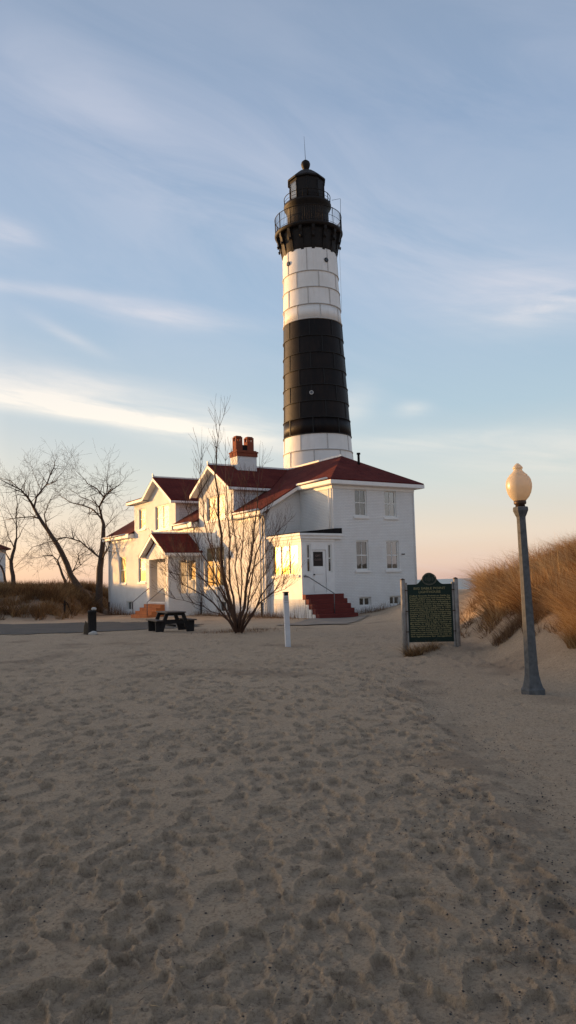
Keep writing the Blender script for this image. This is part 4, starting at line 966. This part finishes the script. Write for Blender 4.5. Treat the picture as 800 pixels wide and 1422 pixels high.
# ------------------------------------------------------------------ far white building at the left edge
pb = at(7.5, 820, 88)
FB = empty('white_outbuilding', (pb.x, 88, -.4), R(32), 'white building with red roof cut off by the left edge behind the bare trees', 'building')
q = MB(); wall(q, PB(0), -9, 0, -.8, 6.6, .3, [(-1.9, -1.0, 3.8, 5.4), (-1.9, -1.0, 1.2, 2.9)]); wall(q, PA(-9), .3, 8, -.8, 6.6, .3); q.prism([(0, .0, -.8), (0, 0, 6.6), (-.3, 0, 6.6), (-.3, 0, -.8)], (0, 8, 0)) if False else q.box(-.3, -.0, .301, 8, -.8, 6.6); q.box(-8.7, -.3, 7.7, 8, -.8, 6.6); q.build('wall', M_['brick'], FB)
q = MB(); q.prism([(-9.5, -.5, 6.65), (.5, -.5, 6.65), (-3.5, 4, 8.8), (-5.5, 4, 8.8)], (0, 0, -.12)); q.prism([(.5, -.5, 6.65), (.5, 8.5, 6.65), (-3.5, 4, 8.8)], (0, 0, -.12)); q.prism([(-9.5, 8.5, 6.65), (-5.5, 4, 8.8), (-3.5, 4, 8.8), (.5, 8.5, 6.65)], (0, 0, -.12)); q.prism([(-9.5, -.5, 6.65), (-5.5, 4, 8.8), (-9.5, 8.5, 6.65)], (0, 0, -.12)); q.build('roof', M_['shingle'], FB)
for z in (3.8, 1.2): window(FB, PB(0), -1.9, -1.0, z, z+1.65)
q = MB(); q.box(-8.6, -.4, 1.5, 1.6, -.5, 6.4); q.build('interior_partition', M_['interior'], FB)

# ------------------------------------------------------------------ bare trees and the shrub
def rnd_perp(d):
    v_ = Vector((random.gauss(0, 1), random.gauss(0, 1), random.gauss(0, 1))); v_ -= d*v_.dot(d); return v_.normalized()
def grow(mb, p, d, L, r, lv, up=.25, rmin=.010, kids=(3, 5), spread=(.45, 1.0), sides=5, wob=.22):
    n = 4 if lv else 3; pts = [p.copy()]; dirs = [d.copy()]; q = p.copy(); dd = d.copy()
    for i in range(n):
        dd = (dd+rnd_perp(dd)*wob*random.random()+Vector((0, 0, up*.22))).normalized(); q = q+dd*(L/n); pts.append(q.copy()); dirs.append(dd.copy())
    rs = [max(rmin*.5, r*(1-.72*i/n)) for i in range(n+1)]
    mb.tube(pts, rs, sides if r > .03 else 3, False)
    if lv <= 0: return
    k = random.randint(*kids)
    for j in range(k):
        t = random.uniform(.25, 1.0) if j else 1.0; i = min(n, max(1, int(round(t*n))))
        a = random.uniform(*spread)*(.6 if j == 0 else 1); nd = (dirs[i]*math.cos(a)+rnd_perp(dirs[i])*math.sin(a)).normalized()
        grow(mb, pts[i], nd, L*random.uniform(.50, .78), max(rmin*.6, rs[i]*random.uniform(.55, .8)), lv-1, up, rmin, kids, spread, sides, wob)
def limb(mb, pts, r0, r1, sides=7):
    n = len(pts); P = []
    for i in range(n-1):
        for t in (0, .5): P.append(pts[i].lerp(pts[i+1], t))
    P.append(pts[-1]); P = [p+Vector((random.gauss(0, .03), random.gauss(0, .05), random.gauss(0, .02))) if 0 < i < len(P)-1 else p for i, p in enumerate(P)]
    rs = [r0+(r1-r0)*i/(len(P)-1) for i in range(len(P))]; mb.tube(P, rs, sides); return P, rs
def tree(label, Y, trunk, limbs, r0, depth, twig=(1.6, .05, 3), dens=2):
    """trunk and limbs are outlines seen across the dune, given real depth and thickness"""
    base = at(*trunk[0], Y); root = empty('bare_tree', (base.x, base.y, gz(base.x, base.y)-.1), 0, label, 'tree', 'bare trees on the left dune')
    def w(pt, k): q = at(pt[0], pt[1], Y+k*depth); return q-root.location
    tb = MB(); pts = [w(p_, .1*i) for i, p_ in enumerate(trunk)]; pts[0].z = 0
    limb(tb, [pts[0]+Vector((0, 0, -.2))]+pts, r0*1.15, r0*.45); tb.build('trunk', M_['bark'], root)
    cb = MB()
    for li, (pp, lr_) in enumerate(limbs):
        sg = 1 if li % 2 else -1; pts = [w(q_, .1*len(trunk)*0+sg*.35*i) for i, q_ in enumerate(pp)]
        P, rs = limb(cb, pts, lr_*.85, lr_*.28, 6)
        for i in range(1, len(P)):
            t = (P[i]-P[i-1]).normalized()
            for _ in range(dens-(1 if random.random() < .6 else 0)):
                a = random.uniform(.5, 1.1); nd = (t*math.cos(a)+rnd_perp(t)*math.sin(a)).normalized()
                grow(cb, P[i], nd, twig[0]*random.uniform(.5, 1.1), min(rs[i]*.6, twig[1]), twig[2]-1, .15, .011, (2, 3))
        grow(cb, P[-1], (P[-1]-P[-2]).normalized(), twig[0], rs[-1], twig[2]-1, .2, .013, (3, 4))
    cb.build('crown', M_['bark'], root)
tree('leaning bare tree rising from the dune with its crown towards the left edge', 66, [(118, 829), (100, 800), (86, 768), (72, 745), (60, 728), (47, 705)],
     [([(47, 705), (38, 690), (28, 680), (10, 671)], .13), ([(47, 705), (50, 690), (65, 672), (74, 650), (76, 642)], .11), ([(66, 735), (62, 715), (66, 700), (72, 690)], .07), ([(57, 721), (45, 718), (25, 719), (8, 722)], .08), ([(40, 692), (40, 680), (42, 670)], .05), ([(58, 683), (50, 665), (46, 655)], .04), ([(64, 674), (78, 668), (88, 655)], .045), ([(28, 680), (15, 668), (2, 664)], .05)], .28, 3.0, (1.7, .04, 3), 3)
tree('upright bare tree with a forked crown just left of the house corner', 64.5, [(137, 822), (139, 790), (141, 772), (143, 752), (144, 735), (142, 722)],
     [([(142, 722), (139, 705), (144, 690), (152, 683), (162, 676)], .12), ([(142, 722), (130, 708), (115, 702), (98, 698), (86, 690)], .10), ([(144, 690), (134, 678), (122, 672), (112, 660)], .07), ([(141, 776), (128, 766), (112, 752), (92, 746), (78, 748)], .11), ([(150, 684), (148, 668), (150, 655)], .06), ([(139, 705), (128, 696), (112, 690), (98, 680)], .05), ([(143, 775), (148, 765), (152, 755)], .10), ([(92, 746), (70, 752), (45, 760), (32, 775)], .05), ([(145, 735), (152, 725), (158, 720)], .05)], .30, 3.0, (1.6, .04, 3), 3)
tree('slender bare tree standing near the left edge of the dune', 67, [(20, 826), (18, 800), (15, 780), (20, 762), (23, 748)],
     [([(23, 748), (22, 720), (24, 700), (23, 690)], .08), ([(15, 780), (8, 768), (0, 765)], .07), ([(20, 762), (12, 745), (5, 720)], .06), ([(23, 750), (30, 738), (36, 728)], .05), ([(20, 788), (30, 778), (42, 768)], .03), ([(23, 730), (15, 715), (8, 700)], .04)], .22, 2.5, (1.5, .035, 3), 2)
tree('small bushy bare tree between the leaning tree and the upright tree', 68, [(94, 818), (90, 805), (84, 790), (80, 778)],
     [([(80, 778), (72, 772), (62, 772), (52, 775)], .06), ([(84, 790), (78, 780), (70, 764), (66, 750)], .05), ([(80, 778), (86, 765), (92, 752)], .05), ([(94, 815), (100, 795), (112, 785), (120, 778)], .07), ([(112, 785), (108, 770), (115, 760)], .05), ([(92, 808), (96, 798), (100, 788)], .04), ([(100, 795), (110, 772), (125, 762)], .05)], .16, 2.5, (1.5, .035, 3), 3)
tree('thin crooked bare tree in front of the far white building', 72, [(12, 824), (7, 805), (3, 790), (0, 785)], [([(3, 790), (-4, 775), (-12, 760)], .08), ([(0, 785), (-6, 770), (2, 755)], .05)], .15, 2., (1.4, .035, 3), 2)

def shrub():
    p = on_ground(331, 880); Y = p.y
    root = empty('bare_shrub', (p.x, p.y, gz(p.x, p.y)), 0, 'tall leafless multi-stemmed shrub fanning out in front of the house', 'shrub')
    stems = [([(329, 878), (322, 850), (314, 818), (308, 770), (304, 720), (301, 660), (302, 625), (305, 592)], .11, -.3), ([(330, 878), (328, 850), (319, 810), (319, 750), (316, 700), (313, 640)], .075, .5),
             ([(333, 878), (338, 845), (343, 800), (350, 760), (356, 700), (360, 655)], .09, .3), ([(334, 878), (342, 850), (348, 815), (357, 770), (363, 745), (370, 714)], .055, -.6), ([(335, 879), (346, 862), (362, 830), (378, 805), (394, 782)], .065, .2),
             ([(335, 877), (350, 850), (372, 828), (392, 812)], .040, -.8), ([(328, 879), (318, 862), (296, 838), (268, 818), (246, 806)], .060, -.5), ([(328, 876), (312, 846), (292, 818), (268, 790), (250, 772)], .055, .4),
             ([(327, 870), (310, 825), (288, 785), (270, 745), (262, 715)], .05, .8), ([(330, 876), (334, 845), (328, 790), (326, 740), (322, 690), (325, 650)], .045, 1.2), ([(332, 876), (336, 835), (334, 780), (338, 730), (340, 690)], .045, -1.2),
             ([(334, 878), (346, 858), (360, 838), (380, 824), (396, 818)], .035, .6), ([(328, 879), (316, 860), (294, 848), (268, 838), (244, 832)], .032, .3), ([(329, 876), (316, 840), (302, 812), (286, 800), (262, 782)], .035, 1.),
             ([(334, 876), (348, 836), (360, 810), (370, 790), (382, 764)], .035, -.2), ([(330, 876), (322, 840), (312, 800), (296, 760), (290, 725)], .032, -.9), ([(333, 876), (340, 830), (346, 800), (349, 760), (348, 720)], .03, .9),
             ([(319, 838), (300, 812), (272, 800), (240, 796)], .032, -1.0), ([(316, 820), (296, 775), (284, 720), (281, 680), (279, 640)], .04, -.3), ([(343, 812), (352, 790), (368, 768), (384, 740)], .03, 1.)]
    sb = []
    for pts, r, dep in stems:
        k = MB(); P = [at(x, y, Y+dep*i*.45)-root.location for i, (x, y) in enumerate(pts)]
        L_, rs = limb(k, P, r*.66, .007, 7)
        for i in range(2, len(L_)):
            t = (L_[i]-L_[i-1]).normalized()
            for _ in range(3 if i > 3 else 1):
                a = random.uniform(.3, .75); nd = (t*math.cos(a)+rnd_perp(t)*math.sin(a)+Vector((0, 0, .3))).normalized()
                grow(k, L_[i], nd, random.uniform(.32, .72), min(.013, max(.008, rs[i]*.5)), 2 if L_[i].z < 4.2 else 1, .55, .0068, (2, 4), (.3, .75), 4, .16)
        grow(k, L_[-1], (L_[-1]-L_[-2]).normalized(), .65, .008, 1, 1.2, .005, (2, 3), (.05, .25), 4, .06)
        k.build('stem', M_['twig'], root)
shrub()

# ------------------------------------------------------------------ grass
def blades(name, pts, hgt, wid, lean, mtl, parent=None, label=None, cat=None, curl=.5, kind=None, tint=None, splay=.25, loc=None):
    """pts (n,3) roots; each blade is a thin bent ribbon of four segments"""
    n = len(pts); ns = 4; h = hgt*(.35+.85*rng.random(n)); az = rng.random(n)*2*np.pi
    ld = np.stack([np.ravel(lean[0])+splay*np.cos(az), np.ravel(lean[1])+splay*np.sin(az)], -1)*(.5+rng.random((n, 1)))
    fa = rng.random(n)*np.pi; side = np.stack([np.cos(fa), np.sin(fa)], -1)
    V = np.zeros((n, ns*2+1, 3)); rng_w = rng.random(n)
    for i in range(ns+1):
        t = i/ns; off = ld*h[:, None]*(t*.4+curl*1.3*t*t); z = h*(t-.35*curl*t*t*np.hypot(ld[:, 0], ld[:, 1]))
        w = (wid*(.5+rng_w)*(1-t**1.6)*.5)[:, None]
        if i < ns:
            for s_, k in ((-1, 0), (1, 1)):
                V[:, 2*i+k, :2] = pts[:, :2]+off+side*w*s_; V[:, 2*i+k, 2] = pts[:, 2]+z
        else:
            V[:, 2*ns, :2] = pts[:, :2]+off; V[:, 2*ns, 2] = pts[:, 2]+z
    nv = ns*2+1; b = (np.arange(n)*nv)[:, None]
    quads = np.concatenate([b+np.array([2*i, 2*i+1, 2*i+3, 2*i+2]) for i in range(ns-1)], 0)
    tris = b+np.array([2*ns-2, 2*ns-1, 2*ns])
    me = bpy.data.meshes.new(name); me.vertices.add(n*nv); me.vertices.foreach_set('co', V.astype(np.float32).ravel())
    li = np.concatenate([quads.ravel(), tris.ravel()]).astype(np.int32); me.loops.add(len(li)); me.loops.foreach_set('vertex_index', li)
    nq, ntri = len(quads), len(tris); me.polygons.add(nq+ntri)
    me.polygons.foreach_set('loop_start', np.concatenate([np.arange(nq)*4, nq*4+np.arange(ntri)*3]).astype(np.int32)); me.update(calc_edges=True)
    tv = tint if tint is not None else rng.random(n)
    a = me.attributes.new('tint', 'FLOAT', 'POINT'); a.data.foreach_set('value', np.repeat(np.clip(tv+.24*rng.standard_normal(n), 0, 1), nv).astype(np.float32))
    me.materials.append(mtl); o = bpy.data.objects.new(name, me); COL.objects.link(o)
    if parent: o.parent = parent
    if loc: o.location = loc
    return tag(o, label, cat, None, kind)
def scatter(n, x0, x1, y0, y1, dens):
    P = []
    while sum(len(p_) for p_ in P) < n:
        x = rng.uniform(x0, x1, 40000); y = rng.uniform(y0, y1, 40000); k = rng.random(40000) < dens(x, y); P.append(np.stack([x[k], y[k]], -1))
    P = np.concatenate(P)[:n]; return np.concatenate([P, ground(P[:, 0], P[:, 1])[:, None]-.02], 1)
def tuft_noise(x, y, s): return vnoise(x/s+77, y/s+13)
# right dune: coverage follows the photograph (bare sand skirt below, thick grass above)
def dens_r(x, y):
    s = x-(5.15+.9*vnoise(y/1.3, x/1.3)); cov = sm(s, 0, .7)*sm(y, 14.2, 17)
    near_ = sm(x-(5.15+.03*y), -.1, .5)*sm(y, 11.6, 13.0)*.0
    cov = cov*sm(x-.243*y, -.1, .5); c = np.maximum(cov, near_); return c*np.clip(.15+3.6*tuft_noise(x, y, .9), .0, 1)*.9
def tufts(name, n, per, box, dens, h, wid, wind, mtl, rr=.16, out=.9, curl=.6):
    C = scatter(n, *box, dens); tn = np.clip(.5+1.3*tuft_noise(C[:, 0], C[:, 1], 1.5)+.30*rng.standard_normal(n), 0, 1); hh = .65+.7*rng.random(n)
    k = rng.integers(0, n, n*per); a = rng.random(n*per)*2*np.pi; q = rr*np.sqrt(rng.random(n*per))
    P = C[k].copy(); P[:, 0] += q*np.cos(a); P[:, 1] += q*np.sin(a); P[:, 2] = ground(P[:, 0], P[:, 1])-.02
    lean = (wind[0]+out*np.cos(a)*q/rr, wind[1]+out*np.sin(a)*q/rr)
    lean = (np.asarray(lean[0])[:, None], np.asarray(lean[1])[:, None])
    blades(name, P, h*hh[k], wid, lean, mtl, kind='stuff', curl=curl, tint=tn[k], splay=.18)
tufts('beach_grass', 1000, 74, (4.2, 15, 12, 32), dens_r, .76, .0135, (-.55, -.15), M_['grass'])
tufts('beach_grass', 90, 24, (4.3, 9, 12.5, 24), lambda x, y: sm(x-4.5, 0, .4)*(1-sm(x-5.6, 0, 1.2))*sm(y, 13.5, 15)*np.clip(.2+3*tuft_noise(x, y, .7), 0, 1), .36, .011, (-.3, -.3), M_['weeds'], .10, 1.1)
pst = scatter(1500, 4.6, 15, 13, 30, dens_r)
blades('grass_stalks', pst, 1.15, .010, (-.35, -.1), M_['grass'], kind='stuff', curl=.35, tint=np.full(1500, .85), splay=.35)
def tussock(x, y, r, n, h, mtl, label, lean=(-.2, -.35), splay=.75, wid=.007):
    a = rng.random(n)*2*np.pi; q = r*np.sqrt(rng.random(n)); P = np.stack([x+q*np.cos(a), y+q*np.sin(a)], -1); z = ground(P[:, 0], P[:, 1])-.02; z0 = gz(x, y)
    Pl = np.concatenate([P-np.array([[x, y]]), (z-z0)[:, None]], 1)
    blades('grass_tussock', Pl, h, wid, lean, mtl, None, label, 'grass tussock', .7, None, None, splay, (x, y, z0))
tussock(5.15, 13.3, .42, 3600, .62, M_['grass'], 'large khaki grass tussock hanging over the sand at the right edge', (-.15, -.3))
tussock(5.55, 14.3, .50, 3800, .80, M_['grass'], 'pale arching grass tussock behind the lamp post on its right', (-.3, -.3))
tussock(4.75, 16.6, .45, 1000, .40, M_['weeds'], 'low brown grass tussock on the bare sand slope left of the lamp post', (-.2, -.4))
tussock(5.0, 15.7, .34, 800, .36, M_['weeds'], 'small brown grass clump just behind the lamp post', (-.2, -.4))
tussock(2.62, 16.75, .20, 520, .32, M_['grass_dark'], 'tuft of brown grass at the foot of the left sign post', (0, -.3)); tussock(3.02, 17.0, .22, 260, .26, M_['grass_dark'], 'thin brown grass tuft under the green plaque', (0, -.3), .9)
# left dune
def dens_l(x, y): return sm(-x, 14.4, 17.2)*sm(y, 51, 53.5)*(1-sm(y, 76, 84))*np.clip(.55+2.*tuft_noise(x, y, 1.6), .3, 1)
tufts('dune_grass', 2700, 42, (-42, -13.5, 50, 80), dens_l, .85, .026, (.2, -.2), M_['grass_dark'], .3, .8)
def dens_o(x, y):
    q = x*SH[0]+y*SH[1]; r = x*RH[0]+y*RH[1]
    return np.clip(np.exp(-((q-72)/7.)**2)*sm(r, 0, 8)*(1-sm(r, 56, 68))+np.exp(-((q-33)/3.2)**2)*(1-sm(r, 12, 21))*sm(r, -20, -12), 0, 1)*np.clip(.3+2.4*tuft_noise(x, y, 1.8), .03, 1)
po = scatter(26000, -75, -18, -5, 88, dens_o)
blades('dune_grass', po, .75, .03, (.2, -.2), M_['grass_dark'], kind='stuff', curl=.5)
# dead weeds in front of the walls
def line_pts(n, seg, spread):
    P = []
    for _ in range(n):
        a, b = random.choice(seg); t = random.random(); q = a.lerp(b, t); P.append((q.x+random.gauss(0, spread), q.y+random.gauss(0, spread)))
    P = np.array(P); return np.concatenate([P, ground(P[:, 0], P[:, 1])[:, None]-.01], 1)
segs = [(hp(-2.9, 4.5), hp(-3.2, 10.5)), (hp(-2.9, .5), hp(-3.0, 5)), (hp(-3., 16), hp(-3, 28))]
wp_ = line_pts(2200, segs, .35); blades('dead_weeds', wp_, .36, .012, (0, 0), M_['weeds'], kind='stuff', curl=.3, splay=.5)
wp_ = line_pts(150, [(hp(-3.0, .3), hp(-3.4, 8.)), (hp(-2.6, -1.8), hp(-3.0, 1.5))], .45); blades('dead_weeds', wp_, 1.05, .013, (.02, 0), M_['weeds'], kind='stuff', curl=.15, splay=.18)
wp_ = line_pts(420, [(hp(.8, -.35), hp(5.6, -.3)), (hp(1.2, -.6), hp(2.6, -.9))], .2); blades('dead_weeds', wp_, .42, .011, (0, 0), M_['weeds'], kind='stuff', curl=.3, splay=.5)
wp_ = line_pts(160, [(hp(-3.2, 24), hp(-3.3, 26))], .3); blades('dead_weeds', wp_, .95, .02, (0, 0), M_['weeds'], kind='stuff', curl=.2, splay=.3)
wp_ = line_pts(500, [(Vector((-2.6, 25.9, 0)), Vector((-.9, 26, 0)))], .5); blades('dead_weeds', wp_, .16, .010, (0, 0), M_['weeds'], kind='stuff', curl=.3, splay=.7)
